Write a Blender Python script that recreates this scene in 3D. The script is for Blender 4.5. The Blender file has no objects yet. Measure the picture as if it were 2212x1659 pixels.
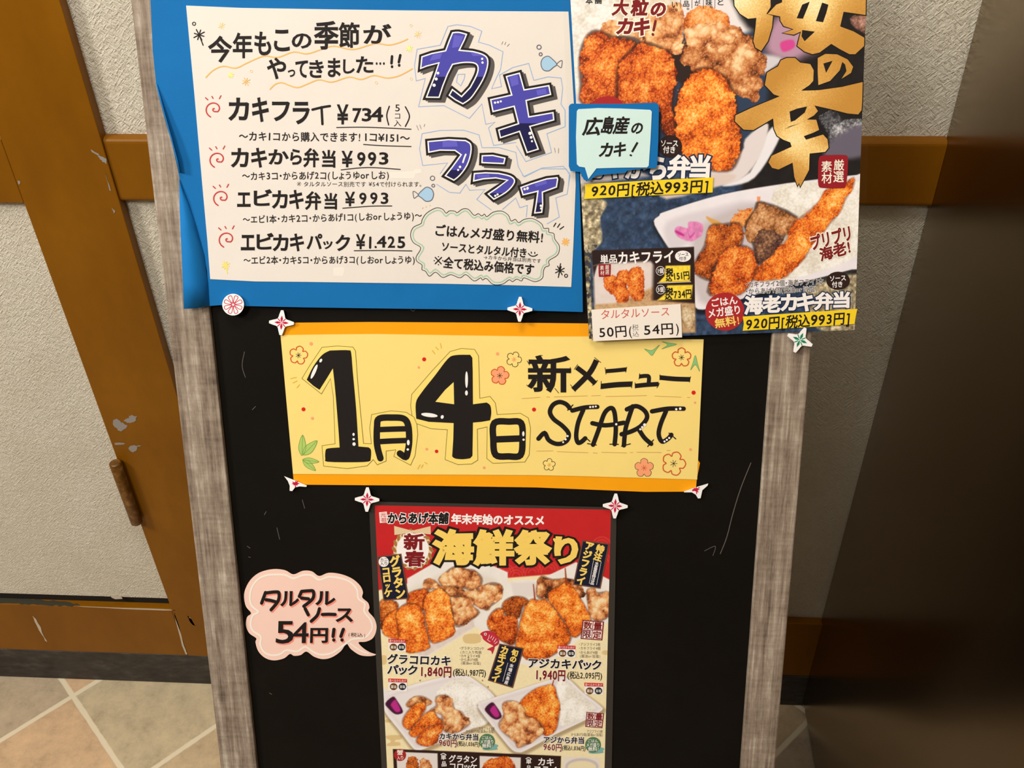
import bpy, math, random
import numpy as np
from mathutils import Vector, Matrix
from mathutils.geometry import tessellate_polygon

C = bpy.context.scene.collection
R = math.radians
random.seed(4)

# ------------------------------------------------------------------ camera
FPX, CX, CY = 2210.0, 1106.0, 829.5
PITCH, YAW, ROLL = R(38.733), R(-4.504), R(-1.803)
LEAN, BYAW = R(20.577), R(1.065)
CAM = Vector((0, 0, 1.5))
FW = Vector((math.sin(YAW) * math.cos(PITCH), math.cos(YAW) * math.cos(PITCH), -math.sin(PITCH)))
_r = Vector((math.cos(YAW), -math.sin(YAW), 0)); _u = _r.cross(FW)
RT = math.cos(ROLL) * _r + math.sin(ROLL) * _u
UP = -math.sin(ROLL) * _r + math.cos(ROLL) * _u
cam = bpy.data.cameras.new('camera'); camo = bpy.data.objects.new('camera', cam); C.objects.link(camo)
cam.sensor_width = 36; cam.lens = FPX * 36 / 2212; cam.clip_start = 0.02
camo.matrix_world = Matrix(((RT.x, UP.x, -FW.x, CAM.x), (RT.y, UP.y, -FW.y, CAM.y), (RT.z, UP.z, -FW.z, CAM.z), (0, 0, 0, 1)))
bpy.context.scene.camera = camo

# ------------------------------------------------------------------ world, lamps, exposure
sc = bpy.context.scene
w = bpy.data.worlds.new('world'); sc.world = w; w.use_nodes = True
w.node_tree.nodes['Background'].inputs[0].default_value = (1.0, 0.86, 0.68, 1)
w.node_tree.nodes['Background'].inputs[1].default_value = 0.08
vs = sc.view_settings
vs.view_transform = 'Standard'; vs.look = 'None'; vs.exposure = 0.0; vs.gamma = 1.0; vs.use_curve_mapping = False

def lamp(name, loc, target, size, power, col=(1.0, 0.94, 0.85)):
    l = bpy.data.lights.new(name, 'AREA'); l.shape = 'DISK'; l.size = size; l.energy = power; l.color = col
    o = bpy.data.objects.new(name, l); C.objects.link(o); o.location = loc
    o.rotation_euler = (Vector(target) - Vector(loc)).to_track_quat('-Z', 'Y').to_euler()
    return o
lamp('ceiling_downlight', (-0.75, -0.8, 2.5), (-0.1, 0.8, 0.7), 0.45, 21.5)
lamp('ceiling_downlight', (-1.9, -0.3, 2.5), (-0.85, 0.95, 0.25), 0.5, 35)
lamp('ceiling_downlight', (-0.22, 0.3, 2.62), (0.0, 0.75, 1.0), 0.5, 12)

# ------------------------------------------------------------------ pixels of the photo -> points on real planes
UB = Vector((0, 0, math.cos(LEAN))) + Vector((-math.sin(BYAW), math.cos(BYAW), 0)) * math.sin(LEAN)   # up along the board
XB = Vector((math.cos(BYAW), math.sin(BYAW), 0))
NB = XB.cross(UB)                                                                                      # out of the board, towards the viewer
def ray(px, py): return RT * ((px - CX) / FPX) - UP * ((py - CY) / FPX) + FW
OB = CAM + ray(1106, 830) * 0.855                                                                      # a point of the board's face (stile fronts)
def P(px, py, h=0.0):
    "point of the photo carried onto the leaning board, h metres in front of the stile fronts"
    d = ray(px, py); q = OB + NB * h
    return CAM + d * (((q - CAM).dot(NB)) / d.dot(NB))
def onwall(px, py, Y):
    d = ray(px, py); return CAM + d * (Y / d.y)
def onfloor(px, py):
    d = ray(px, py); return CAM + d * (-CAM.z / d.z)

# ------------------------------------------------------------------ materials
def lin(c): return tuple(((x / 255) / 12.92 if x / 255 <= 0.04045 else ((x / 255 + 0.055) / 1.055) ** 2.4) for x in c)
K = (1.0, 0.95, 0.86)                      # colour of the light on the board, taken out of colours read off the photo
def alb(c): return tuple(min(0.93, v / k) for v, k in zip(lin(c), K))
MATS = {}
def mat(name, rgb, rough=0.6, metal=0.0, spec=0.3):
    if name in MATS: return MATS[name]
    m = bpy.data.materials.new(name); m.use_nodes = True
    b = m.node_tree.nodes['Principled BSDF']
    b.inputs['Base Color'].default_value = (*alb(rgb), 1); b.inputs['Roughness'].default_value = rough
    b.inputs['Metallic'].default_value = metal; b.inputs['Specular IOR Level'].default_value = spec
    MATS[name] = m
    return m
def nn(m, t, **kw):
    n = m.node_tree.nodes.new(t)
    for k, v in kw.items():
        if k in n.inputs: n.inputs[k].default_value = v
        else: setattr(n, k, v)
    return n
def lk(m, a, b): m.node_tree.links.new(a, b)
def bsdf(m): return m.node_tree.nodes['Principled BSDF']
def ramp(m, fac, stops):
    r = nn(m, 'ShaderNodeValToRGB'); e = r.color_ramp.elements
    while len(e) < len(stops): e.new(0.5)
    for el, (p, c) in zip(e, stops): el.position = p; el.color = (*alb(c), 1) if max(c) > 2 else (*c, 1)
    lk(m, fac, r.inputs[0]); return r
def coords(m, scale=(1, 1, 1), rot=(0, 0, 0), kind='Object'):
    t = nn(m, 'ShaderNodeTexCoord'); mp = nn(m, 'ShaderNodeMapping', vector_type='TEXTURE')      # turned first, then stretched
    mp.inputs['Scale'].default_value = tuple(1 / s for s in scale); mp.inputs['Rotation'].default_value = rot
    lk(m, t.outputs[kind], mp.inputs[0]); return mp.outputs[0]
def bump(m, h, strength=0.4, dist=0.002):
    b = nn(m, 'ShaderNodeBump'); b.inputs['Strength'].default_value = strength; b.inputs['Distance'].default_value = dist
    lk(m, h, b.inputs['Height']); lk(m, b.outputs[0], bsdf(m).inputs['Normal']); return b
def mixc(m, fac, a, b, mode='MIX'):
    x = nn(m, 'ShaderNodeMix', data_type='RGBA', blend_type=mode)
    for s, v in ((0, fac), (6, a), (7, b)):
        if hasattr(v, 'type'): lk(m, v, x.inputs[s])
        else: x.inputs[s].default_value = v if s == 0 else (*v, 1)
    return x.outputs[2]
def math_(m, op, a, b=None):
    x = nn(m, 'ShaderNodeMath', operation=op)
    for i, v in enumerate((a, b)):
        if v is None: continue
        if hasattr(v, 'type'): lk(m, v, x.inputs[i])
        else: x.inputs[i].default_value = v
    return x.outputs[0]

def wallpaper():
    m = mat('embossed_wallpaper', (232, 221, 196), 0.75)
    hs = []
    for ang in (45, -45):
        n = nn(m, 'ShaderNodeTexNoise', Scale=1.0, Detail=3.0, Roughness=0.6)
        lk(m, coords(m, (105, 105, 480), (0, R(ang), 0)), n.inputs['Vector'])
        hs.append(math_(m, 'POWER', math_(m, 'MAXIMUM', math_(m, 'SUBTRACT', n.outputs['Fac'], 0.42), 0.0), 0.8))
    g = nn(m, 'ShaderNodeTexNoise', Scale=260.0, Detail=2.0); lk(m, coords(m), g.inputs['Vector'])
    h = math_(m, 'ADD', math_(m, 'MAXIMUM', hs[0], hs[1]), math_(m, 'MULTIPLY', g.outputs['Fac'], 0.08))
    bump(m, h, 0.9, 0.0052)
    s = nn(m, 'ShaderNodeTexNoise', Scale=9.0, Detail=5.0, Roughness=0.7); lk(m, coords(m), s.inputs['Vector'])
    r = ramp(m, s.outputs['Fac'], [(0.3, (224, 211, 184)), (0.6, (233, 222, 197)), (0.8, (236, 226, 203))])
    lk(m, r.outputs[0], bsdf(m).inputs['Base Color']); return m
def brown_paint():
    m = mat('brown_gloss_paint', (136, 78, 6), 0.4, 0, 0.2)
    n = nn(m, 'ShaderNodeTexNoise', Scale=14.0, Detail=6.0, Roughness=0.65); lk(m, coords(m, (1, 1, 0.5)), n.inputs['Vector'])
    r = ramp(m, n.outputs['Fac'], [(0.3, (122, 73, 2)), (0.55, (131, 80, 3)), (0.8, (141, 88, 8))])
    lk(m, r.outputs[0], bsdf(m).inputs['Base Color'])
    f = nn(m, 'ShaderNodeTexNoise', Scale=220.0, Detail=2.0); lk(m, coords(m), f.inputs['Vector'])
    bump(m, f.outputs['Fac'], 0.08, 0.001); return m
def grey_wood():
    m = mat('weathered_grey_wood', (150, 130, 110), 0.7)
    def streak(sc_, det, rgh):
        n = nn(m, 'ShaderNodeTexNoise', Scale=1.0, Detail=det, Roughness=rgh); lk(m, coords(m, sc_, (-LEAN, 0, 0)), n.inputs['Vector']); return n.outputs['Fac']
    a = streak((170, 40, 6), 6.0, 0.6); b = streak((600, 100, 24), 4.0, 0.7); c = streak((22, 22, 190), 3.0, 0.7); d = streak((60, 60, 28), 5.0, 0.75)
    v = math_(m, 'ADD', math_(m, 'ADD', math_(m, 'MULTIPLY', a, 0.35), math_(m, 'MULTIPLY', b, 0.24)), math_(m, 'ADD', math_(m, 'MULTIPLY', c, 0.13), math_(m, 'MULTIPLY', d, 0.28)))
    r = ramp(m, v, [(0.37, (74, 60, 48)), (0.46, (124, 106, 88)), (0.54, (154, 136, 116)), (0.63, (194, 178, 156))])
    lk(m, r.outputs[0], bsdf(m).inputs['Base Color']); bump(m, v, 0.35, 0.002); return m
def chalkboard():
    m = mat('black_chalkboard', (16, 13, 9), 0.55, 0, 0.12)
    n = nn(m, 'ShaderNodeTexNoise', Scale=7.0, Detail=7.0, Roughness=0.7); lk(m, coords(m), n.inputs['Vector'])
    r = ramp(m, n.outputs['Fac'], [(0.4, (15, 11, 7)), (0.62, (19, 15, 10)), (0.8, (32, 27, 21))])
    lk(m, r.outputs[0], bsdf(m).inputs['Base Color']); return m
def paper(name, rgb, wr=0.25, rough=0.7, scale=14.0):
    m = mat(name, rgb, rough, 0, 0.2)
    n = nn(m, 'ShaderNodeTexNoise', Scale=scale, Detail=3.0); lk(m, coords(m), n.inputs['Vector'])
    f = nn(m, 'ShaderNodeTexNoise', Scale=900.0, Detail=1.0); lk(m, coords(m), f.inputs['Vector'])
    bump(m, math_(m, 'ADD', n.outputs['Fac'], math_(m, 'MULTIPLY', f.outputs['Fac'], 0.02)), wr, 0.01)
    c = mixc(m, math_(m, 'MULTIPLY', f.outputs['Fac'], 0.10), alb(rgb), tuple(v * 0.8 for v in alb(rgb)))
    lk(m, c, bsdf(m).inputs['Base Color']); return m
def tile_floor():
    m = mat('stone_floor_tile', (175, 155, 122), 0.45, 0, 0.4)
    x0 = onfloor(157, 1504)
    a = onfloor(341, 1654); q = R(45.63)
    du = Vector((math.cos(q), math.sin(q), 0)); dv = Vector((-math.sin(q), math.cos(q), 0))
    size = abs((a - x0).dot(dv))
    t = nn(m, 'ShaderNodeTexCoord'); mp = nn(m, 'ShaderNodeMapping', vector_type='TEXTURE')
    mp.inputs['Location'].default_value = x0; mp.inputs['Rotation'].default_value = (0, 0, q); mp.inputs['Scale'].default_value = (size, size, 1)
    lk(m, t.outputs['Object'], mp.inputs[0])
    sep = nn(m, 'ShaderNodeSeparateXYZ'); lk(m, mp.outputs[0], sep.inputs[0])
    masks = []; cells = []
    wob = nn(m, 'ShaderNodeTexNoise', Scale=40.0, Detail=2.0); lk(m, t.outputs['Object'], wob.inputs['Vector'])
    for ax in (0, 1):
        fr = math_(m, 'FRACT', math_(m, 'ADD', sep.outputs[ax], 0.5))
        dd = math_(m, 'ABSOLUTE', math_(m, 'SUBTRACT', fr, 0.5))
        dd = math_(m, 'ADD', dd, math_(m, 'MULTIPLY', math_(m, 'SUBTRACT', wob.outputs['Fac'], 0.5), 0.012))
        mr = nn(m, 'ShaderNodeMapRange'); mr.inputs[1].default_value = 0.014; mr.inputs[2].default_value = 0.024; lk(m, dd, mr.inputs[0])
        masks.append(mr.outputs[0]); cells.append(math_(m, 'FLOOR', sep.outputs[ax]))
    tm = math_(m, 'MINIMUM', masks[0], masks[1])
    ky = math_(m, 'FLOORED_MODULO', math_(m, 'ADD', math_(m, 'ADD', math_(m, 'MULTIPLY', cells[0], 2.0), math_(m, 'MULTIPLY', cells[1], 3.0)), 4.0), 5.0)
    # tiles vary from grey-green to ochre
    tint = ramp(m, math_(m, 'MULTIPLY', ky, 0.2), [(0.0, (192, 172, 142)), (0.2, (204, 184, 146)), (0.4, (194, 172, 140)), (0.6, (206, 180, 140)), (0.8, (216, 180, 138))])
    n = nn(m, 'ShaderNodeTexNoise', Scale=26.0, Detail=10.0, Roughness=0.78); lk(m, t.outputs['Object'], n.inputs['Vector'])
    sh = ramp(m, n.outputs['Fac'], [(0.28, (0.62, 0.58, 0.54)), (0.46, (0.86, 0.85, 0.84)), (0.56, (0.98, 0.96, 0.94)), (0.7, (1.12, 1.08, 1.0))])
    c = mixc(m, 1.0, tint.outputs[0], sh.outputs[0], 'MULTIPLY')
    c = mixc(m, tm, alb((230, 212, 176)), c)
    lk(m, c, bsdf(m).inputs['Base Color'])
    bump(m, math_(m, 'ADD', tm, math_(m, 'MULTIPLY', n.outputs['Fac'], 0.5)), 0.3, 0.002); return m
def brushed_metal():
    m = mat('brushed_dark_metal', (146, 126, 98), 0.22, 1.0, 0.5)
    n = nn(m, 'ShaderNodeTexNoise', Scale=1.0, Detail=2.0); lk(m, coords(m, (40, 40, 900)), n.inputs['Vector'])
    bump(m, n.outputs['Fac'], 0.02, 0.0005); return m
def film_mat(name='clear_laminate_film', fac=0.02, tint=(0.995, 0.995, 0.99)):
    m = mat(name, (255, 255, 255)); nt = m.node_tree
    tr = nn(m, 'ShaderNodeBsdfTransparent'); tr.inputs[0].default_value = (*tint, 1)
    gl = nn(m, 'ShaderNodeBsdfGlossy'); gl.inputs['Roughness'].default_value = 0.25
    mx = nn(m, 'ShaderNodeMixShader'); mx.inputs[0].default_value = fac
    lk(m, tr.outputs[0], mx.inputs[1]); lk(m, gl.outputs[0], mx.inputs[2])
    lk(m, mx.outputs[0], nt.nodes['Material Output'].inputs[0]); return m
def gold_ink():
    m = mat('gold_ink', (205, 145, 60), 0.45)
    n = nn(m, 'ShaderNodeTexNoise', Scale=13.0, Detail=1.0); lk(m, coords(m), n.inputs['Vector'])
    f = nn(m, 'ShaderNodeTexNoise', Scale=900.0, Detail=1.0); lk(m, coords(m), f.inputs['Vector'])
    v = math_(m, 'ADD', n.outputs['Fac'], math_(m, 'MULTIPLY', math_(m, 'SUBTRACT', f.outputs['Fac'], 0.5), 0.1))
    r = ramp(m, v, [(0.40, (198, 140, 58)), (0.48, (220, 164, 80)), (0.54, (246, 206, 126)), (0.60, (255, 240, 186))])
    lk(m, r.outputs[0], bsdf(m).inputs['Base Color']); return m
def print_mat():
    m = mat('printed_picture', (200, 200, 200), 0.5, 0, 0.25)
    a = nn(m, 'ShaderNodeVertexColor', layer_name='ink'); lk(m, a.outputs[0], bsdf(m).inputs['Base Color']); return m

INK = dict(black=(30, 24, 22), thin=(40, 34, 32), white=(246, 236, 226), cream=(250, 238, 214), red=(196, 62, 58), orange=(240, 178, 90), paleorange=(246, 206, 130), paleyellow=(236, 232, 130),
           skyline=(150, 176, 210), skyfill=(164, 196, 214), fishline=(100, 96, 104), indigo=(74, 70, 160), indigolight=(98, 92, 184), navy=(26, 24, 70), pencilgrey=(88, 82, 76),
           green=(160, 196, 160), olive=(120, 104, 40), bananay=(254, 216, 112), dotred=(214, 34, 26), dotpale=(240, 180, 110), coral=(250, 160, 110), flowerred=(206, 84, 40),
           leaf=(176, 200, 100), leafline=(110, 150, 70), leafteal=(140, 190, 120), accent=(232, 180, 60), brownline=(190, 130, 70), shadowcoral=(250, 140, 116), pinkline=(255, 232, 212),
           maroon=(126, 26, 28), sealred=(150, 26, 36), royal=(28, 44, 74), signnavy=(24, 26, 44), signbrown=(112, 70, 50), goldtext=(253, 206, 98), badgered=(172, 38, 40), chipred=(206, 40, 40),
           panelbrown=(46, 26, 22), badgegreen=(86, 124, 84), teal=(124, 176, 166), chipbrown=(110, 66, 30), chipdark=(36, 36, 46), highlighter=(250, 214, 60), pinkcell=(250, 214, 200), noted=(206, 90, 70),
           fishred=(196, 44, 60), greytext=(120, 104, 90), magred=(196, 16, 60), maggreen=(16, 128, 84), chip=(150, 140, 128), scratch=(96, 88, 80), sausage=(214, 190, 150), wreath=(168, 116, 60), wreathlight=(226, 196, 150), tapewhite=(240, 230, 210))
def ink(n): return gold_ink() if n == 'gold' else mat('ink_' + n, INK[n], 0.6, 0, 0.2)

# ------------------------------------------------------------------ mesh helpers
def link_mesh(name, verts, faces, mats, parent=None, mi=None, loc=None):
    me = bpy.data.meshes.new(name); o = bpy.data.objects.new(name, me); C.objects.link(o)
    base = Vector(loc) if loc is not None else Vector((0, 0, 0))
    if parent is not None: o.parent = parent; base = parent_origin(parent)
    elif loc is not None: o.location = base
    me.from_pydata([tuple(Vector(v) - base) for v in verts], [], faces)
    for m in (mats if isinstance(mats, (list, tuple)) else [mats]): me.materials.append(m)
    if mi: me.polygons.foreach_set('material_index', mi)
    me.validate(); me.update(); return o
def parent_origin(o):
    v = Vector(o.location)
    while o.parent: o = o.parent; v += Vector(o.location)
    return v
def root(name, loc):
    o = bpy.data.objects.new(name, None); C.objects.link(o); o.location = loc; o.empty_display_size = 0.05; return o
def tag(o, label, cat, group=None):
    o['label'] = label; o['category'] = cat
    if group: o['group'] = group
    return o
def structure(o): o['kind'] = 'structure'; return o
def box(name, lo, hi, m, parent=None, bev=0.0, loc=None):
    x0, y0, z0 = lo; x1, y1, z1 = hi
    vs_ = [(x, y, z) for x in (x0, x1) for y in (y0, y1) for z in (z0, z1)]
    fs = [(0, 1, 3, 2), (4, 6, 7, 5), (0, 4, 5, 1), (2, 3, 7, 6), (0, 2, 6, 4), (1, 5, 7, 3)]
    o = link_mesh(name, vs_, fs, m, parent, loc=loc)
    if bev:
        b = o.modifiers.new('bevel', 'BEVEL'); b.width = bev; b.segments = 3; b.limit_method = 'ANGLE'
    return o
def oriented(name, o0, ax, ay, az, lo, hi, m, parent, bev=0.0):
    "box given in the frame (ax, ay, az) at o0"
    vs_ = [o0 + ax * x + ay * y + az * z for x in (lo[0], hi[0]) for y in (lo[1], hi[1]) for z in (lo[2], hi[2])]
    fs = [(0, 1, 3, 2), (4, 6, 7, 5), (0, 4, 5, 1), (2, 3, 7, 6), (0, 2, 6, 4), (1, 5, 7, 3)]
    o = link_mesh(name, vs_, fs, m, parent)
    if bev:
        b = o.modifiers.new('bevel', 'BEVEL'); b.width = bev; b.segments = 2; b.limit_method = 'ANGLE'
    return o

def tess(pts, holes=()):
    loops = [[Vector((x, y, 0)) for x, y in pts]] + [[Vector((x, y, 0)) for x, y in h] for h in holes]
    flat = list(pts) + [p for h in holes for p in h]
    return flat, [tuple(t) for t in tessellate_polygon(loops)]
def area(pts): return 0.5 * sum(pts[i][0] * pts[(i + 1) % len(pts)][1] - pts[(i + 1) % len(pts)][0] * pts[i][1] for i in range(len(pts)))
def inset(pts, d):
    s = 1 if area(pts) > 0 else -1; n = len(pts); out = []
    for i in range(n):
        p0, p1, p2 = pts[i - 1], pts[i], pts[(i + 1) % n]
        a = np.array(p1, float) - p0; b = np.array(p2, float) - p1
        a /= np.linalg.norm(a) + 1e-9; b /= np.linalg.norm(b) + 1e-9
        na = np.array((-a[1], a[0])) * s; nb = np.array((-b[1], b[0])) * s
        v = na + nb; l = np.linalg.norm(v)
        if l < 0.2: v = na; k = 1
        else: v /= l; k = min(1 / max(0.3, v @ na), 1.8)
        out.append((p1[0] + v[0] * d * k, p1[1] + v[1] * d * k))
    return out
def sm(pts, n=5, closed=True):
    "Catmull-Rom curve through pts"
    p = [np.array(q, float) for q in pts]; N = len(p); out = []
    for i in range(N if closed else N - 1):
        g = (lambda k: p[k % N]) if closed else (lambda k: p[min(max(k, 0), N - 1)])
        a, b, c, d = g(i - 1), g(i), g(i + 1), g(i + 2)
        for j in range(n):
            t = j / n
            out.append(tuple(0.5 * (2 * b + (c - a) * t + (2 * a - 5 * b + 4 * c - d) * t * t + (3 * b - a - 3 * c + d) * t ** 3)))
    if not closed: out.append(tuple(p[-1]))
    return out
def slab(name, pts, h0, h1, m, parent, holes=()):
    "a card: outline given in the photo's frame, between heights h0 and h1 off the board"
    flat, tr = tess(pts, holes)
    n = len(flat)
    vs_ = [P(x, y, h1) for x, y in flat] + [P(x, y, h0) for x, y in flat]
    fs = list(tr) + [(c + n, b + n, a + n) for a, b, c in tr]
    k = 0
    for lp in [pts] + list(holes):
        L = len(lp)
        for i in range(L): fs.append((k + i, k + (i + 1) % L, k + (i + 1) % L + n, k + i + n))
        k += L
    return link_mesh(name, vs_, fs, m, parent)

# glyphs of the built-in typeface
_fc = bpy.data.curves.new('glyph', 'FONT'); _fc.size = 1; _fc.resolution_u = 3
_fo = bpy.data.objects.new('glyph', _fc); C.objects.link(_fo)
_gl = {}
def glyph(ch, bold=0.0):
    "outline of one character; bold > 0 grows it by an outward band, bold < 0 thins it"
    k = (ch, round(bold, 3))
    if k not in _gl:
        _fc.body = ch; _fc.offset = min(bold, 0.0)
        bpy.context.view_layer.update()
        ev = _fo.evaluated_get(bpy.context.evaluated_depsgraph_get()); me = ev.to_mesh()
        me.calc_loop_triangles()
        v = [(q.co.x, q.co.y) for q in me.vertices]; f = [tuple(t.vertices) for t in me.loop_triangles]; lv = [15] * len(v)
        ev.to_mesh_clear()
        if bold > 0 and f:
            ed = {}
            for a, b, c in f:
                if (v[b][0] - v[a][0]) * (v[c][1] - v[a][1]) - (v[c][0] - v[a][0]) * (v[b][1] - v[a][1]) < 0: b, c = c, b
                for e in ((a, b), (b, c), (c, a)):
                    if (e[1], e[0]) in ed: del ed[(e[1], e[0])]
                    else: ed[e] = 1
            nrm = {}
            for a, b in ed:
                dx, dy = v[b][0] - v[a][0], v[b][1] - v[a][1]; l = math.hypot(dx, dy) or 1e-9
                ed[(a, b)] = n = (dy / l, -dx / l)
                for q in (a, b): nrm.setdefault(q, []).append(n)
            off = {}
            for q, ns in nrm.items():
                mx, my = sum(n[0] for n in ns), sum(n[1] for n in ns); l = math.hypot(mx, my)
                if l < 0.3: mx, my = ns[0]; s = 1.0
                else: mx /= l; my /= l; s = min(1.35, 1 / max(0.5, mx * ns[0][0] + my * ns[0][1]))
                off[q] = (v[q][0] + mx * bold * s, v[q][1] + my * bold * s)
            for i, (a, b) in enumerate(list(ed)):               # bands lie at slightly different depths so that none are coplanar
                n = len(v); v += [v[a], off[a], off[b], v[b]]; lv += [(i * 7) % 15] * 4; f += [(n, n + 1, n + 2), (n, n + 2, n + 3)]
        _gl[k] = (np.array(v).reshape(-1, 2), f, lv)
    return _gl[k]
SMALL = set('ゃゅょっャュョッぁァィ')
def weight(ch):
    if ch in SMALL: return 0.72
    if ch in ' ': return 0.4
    if ch in '!.,': return 0.38
    if ch in '()[]1': return 0.46
    if ch in '・': return 0.5
    if ord(ch) < 256: return 0.62
    return 1.0

class Art:
    "flat ink shapes, given in the photo's frame and laid on the board h0 off it"
    def __init__(s, h0): s.h0 = h0; s.k = 0; s.v = []; s.f = []; s.mi = []; s.names = []
    def add(s, v2, tr, m, layer, lv=None):
        if m not in s.names: s.names.append(m)
        i = s.names.index(m); n = len(s.v); h = s.h0 + layer * 4e-5 + (s.k % 12) * 1.1e-6; s.k += 5
        s.v += [P(x, y, h + (lv[j] * 1.4e-6 if lv else 0)) for j, (x, y) in enumerate(v2)]; s.f += [(a + n, b + n, c + n) for a, b, c in tr]; s.mi += [i] * len(tr)
    def poly(s, pts, m, layer=1, holes=()): s.add(*tess(pts, holes), m, layer)
    def clip(s, pts, m, layer, ycut):
        fl, tr = tess(pts); v = []; f = []
        for t in tr:
            P3 = [fl[i] for i in t]; o = []
            for i in range(3):
                a, b = P3[i], P3[(i + 1) % 3]
                if a[1] >= ycut: o.append(a)
                if (a[1] >= ycut) != (b[1] >= ycut):
                    k = (ycut - a[1]) / (b[1] - a[1]); o.append((a[0] + (b[0] - a[0]) * k, ycut))
            if len(o) >= 3:
                n = len(v); v += o; f += [(n, n + i, n + i + 1) for i in range(1, len(o) - 1)]
        if v: s.add(v, f, m, layer)
    def ell(s, cx, cy, rx, ry, m, layer=1, rot=0, n=20):
        c, q = math.cos(rot), math.sin(rot)
        v = [(cx + rx * math.cos(a) * c - ry * math.sin(a) * q, cy + rx * math.cos(a) * q + ry * math.sin(a) * c) for a in (2 * math.pi * i / n for i in range(n))]
        s.add(v, [(0, i, i + 1) for i in range(1, n - 1)], m, layer)
    def stroke(s, pts, w, m, layer=1, smooth=True, closed=False, n=5, cap=True):
        p = sm(pts, n, closed) if smooth and len(pts) > 2 else list(pts)
        if closed: p.append(p[0])
        q = [p[0]]
        for a in p[1:]:
            if math.hypot(a[0] - q[-1][0], a[1] - q[-1][1]) > 0.05: q.append(a)
        p = np.array(q, float); N = len(p)
        if N < 2: return
        seg = p[1:] - p[:-1]; seg /= np.linalg.norm(seg, axis=1)[:, None]
        v = []; f = []
        for i in range(N):
            if closed and i in (0, N - 1): t = seg[0] + seg[-1]; c0 = seg[0]
            else: t = seg[max(i - 1, 0)] + seg[min(i, N - 2)]; c0 = seg[min(i, N - 2)]
            l = np.linalg.norm(t); t = t / l if l > 0.1 else c0
            nrm = np.array((-t[1], t[0])); k = min(1.5, 1 / max(0.4, abs(nrm @ np.array((-c0[1], c0[0])))))
            v += [tuple(p[i] + nrm * w / 2 * k), tuple(p[i] - nrm * w / 2 * k)]
        for i in range(N - 1): f += [(2 * i, 2 * i + 1, 2 * i + 3), (2 * i, 2 * i + 3, 2 * i + 2)]
        if cap and not closed:
            for e, d in ((0, -seg[0]), (N - 1, seg[-1])):
                b = math.atan2(d[1], d[0]); k0 = len(v)
                v += [(p[e][0] + w / 2 * math.cos(b + a), p[e][1] + w / 2 * math.sin(b + a)) for a in np.linspace(-math.pi / 2, math.pi / 2, 7)]
                f += [(k0, k0 + i, k0 + i + 1) for i in range(1, 6)]
        s.add(v, f, m, layer)
    def put(s, ch, cx, cy, ex, ey, m, layer, bold, gx=None, gy=0.38):
        v, f, lv = glyph(ch, bold)
        if not len(v): return
        if gx is None: gx = 0.5 if ord(ch) >= 0x2000 else (v[:, 0].min() + v[:, 0].max()) / 2
        if ord(ch) < 0x2000: gy = 0.36
        s.add([(cx + (a - gx) * ex[0] + (b - gy) * ey[0], cy + (a - gx) * ex[1] + (b - gy) * ey[1]) for a, b in v], f, m, layer, lv)
    def T(s, txt, a, b, h, m='black', layer=1, bold=0.0, slant=0.0, jit=0.0, tall=1.0, outline=None, ob=0.08):
        "one line of lettering centred on the line a-b, characters h tall"
        L = math.hypot(b[0] - a[0], b[1] - a[1]); d = ((b[0] - a[0]) / L, (b[1] - a[1]) / L)
        un = L / sum(weight(c) for c in txt); hy = h / 0.92; x = 0
        rng = random.Random(txt)
        for c in txt:
            wd = weight(c) * un; t = x + wd / 2; x += wd
            if c == ' ': continue
            r = rng.uniform(-1, 1) * jit; k = 1 + rng.uniform(-1, 1) * jit * 0.8; oy = rng.uniform(-1, 1) * jit * h * 0.4
            cx = a[0] + d[0] * t; cy = a[1] + d[1] * t + oy
            cr, sr = math.cos(r), math.sin(r)
            dx = (d[0] * cr - d[1] * sr, d[1] * cr + d[0] * sr); up = (dx[1], -dx[0])
            kx = un if c in SMALL or weight(c) in (1.0, 0.72) else min(un, hy) if c not in '!()[]・' else hy * 0.8
            if ord(c) < 0x2000 and c not in '!()[]': kx = un * 1.08
            kk = k * (0.78 if c in 'コッっ' and False else 1)
            ex = (dx[0] * kx * kk, dx[1] * kx * kk); ey = ((up[0] + dx[0] * slant) * hy * kk * tall, (up[1] + dx[1] * slant) * hy * kk * tall)
            if outline: s.put(c, cx, cy, ex, ey, outline, layer, bold + ob); s.put(c, cx, cy, ex, ey, m, layer + 1, bold)
            else: s.put(c, cx, cy, ex, ey, m, layer, bold)
    def B(s, ch, cx, cy, w, h, m='black', layer=1, bold=0.0, rot=0.0, slant=0.0, outline=None, ob=0.08):
        "one character whose ink fills the box w x h centred on (cx, cy)"
        v, f, lv = glyph(ch, 0.0)
        x0, x1, y0, y1 = v[:, 0].min(), v[:, 0].max(), v[:, 1].min(), v[:, 1].max()
        sx, sy = w / max(x1 - x0, 1e-3), h / max(y1 - y0, 1e-3)
        c, q = math.cos(rot), math.sin(rot)
        for mm, bb, ll in (((outline, bold + ob, layer), (m, bold, layer + 1)) if outline else ((m, bold, layer),)):
            v, f, lv = glyph(ch, bb); o = []
            for a, b in v:
                X = (a - (x0 + x1) / 2) * sx; Y = -(b - (y0 + y1) / 2) * sy; X -= Y * slant
                o.append((cx + X * c - Y * q, cy + X * q + Y * c))
            s.add(o, f, mm, ll, lv)
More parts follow.
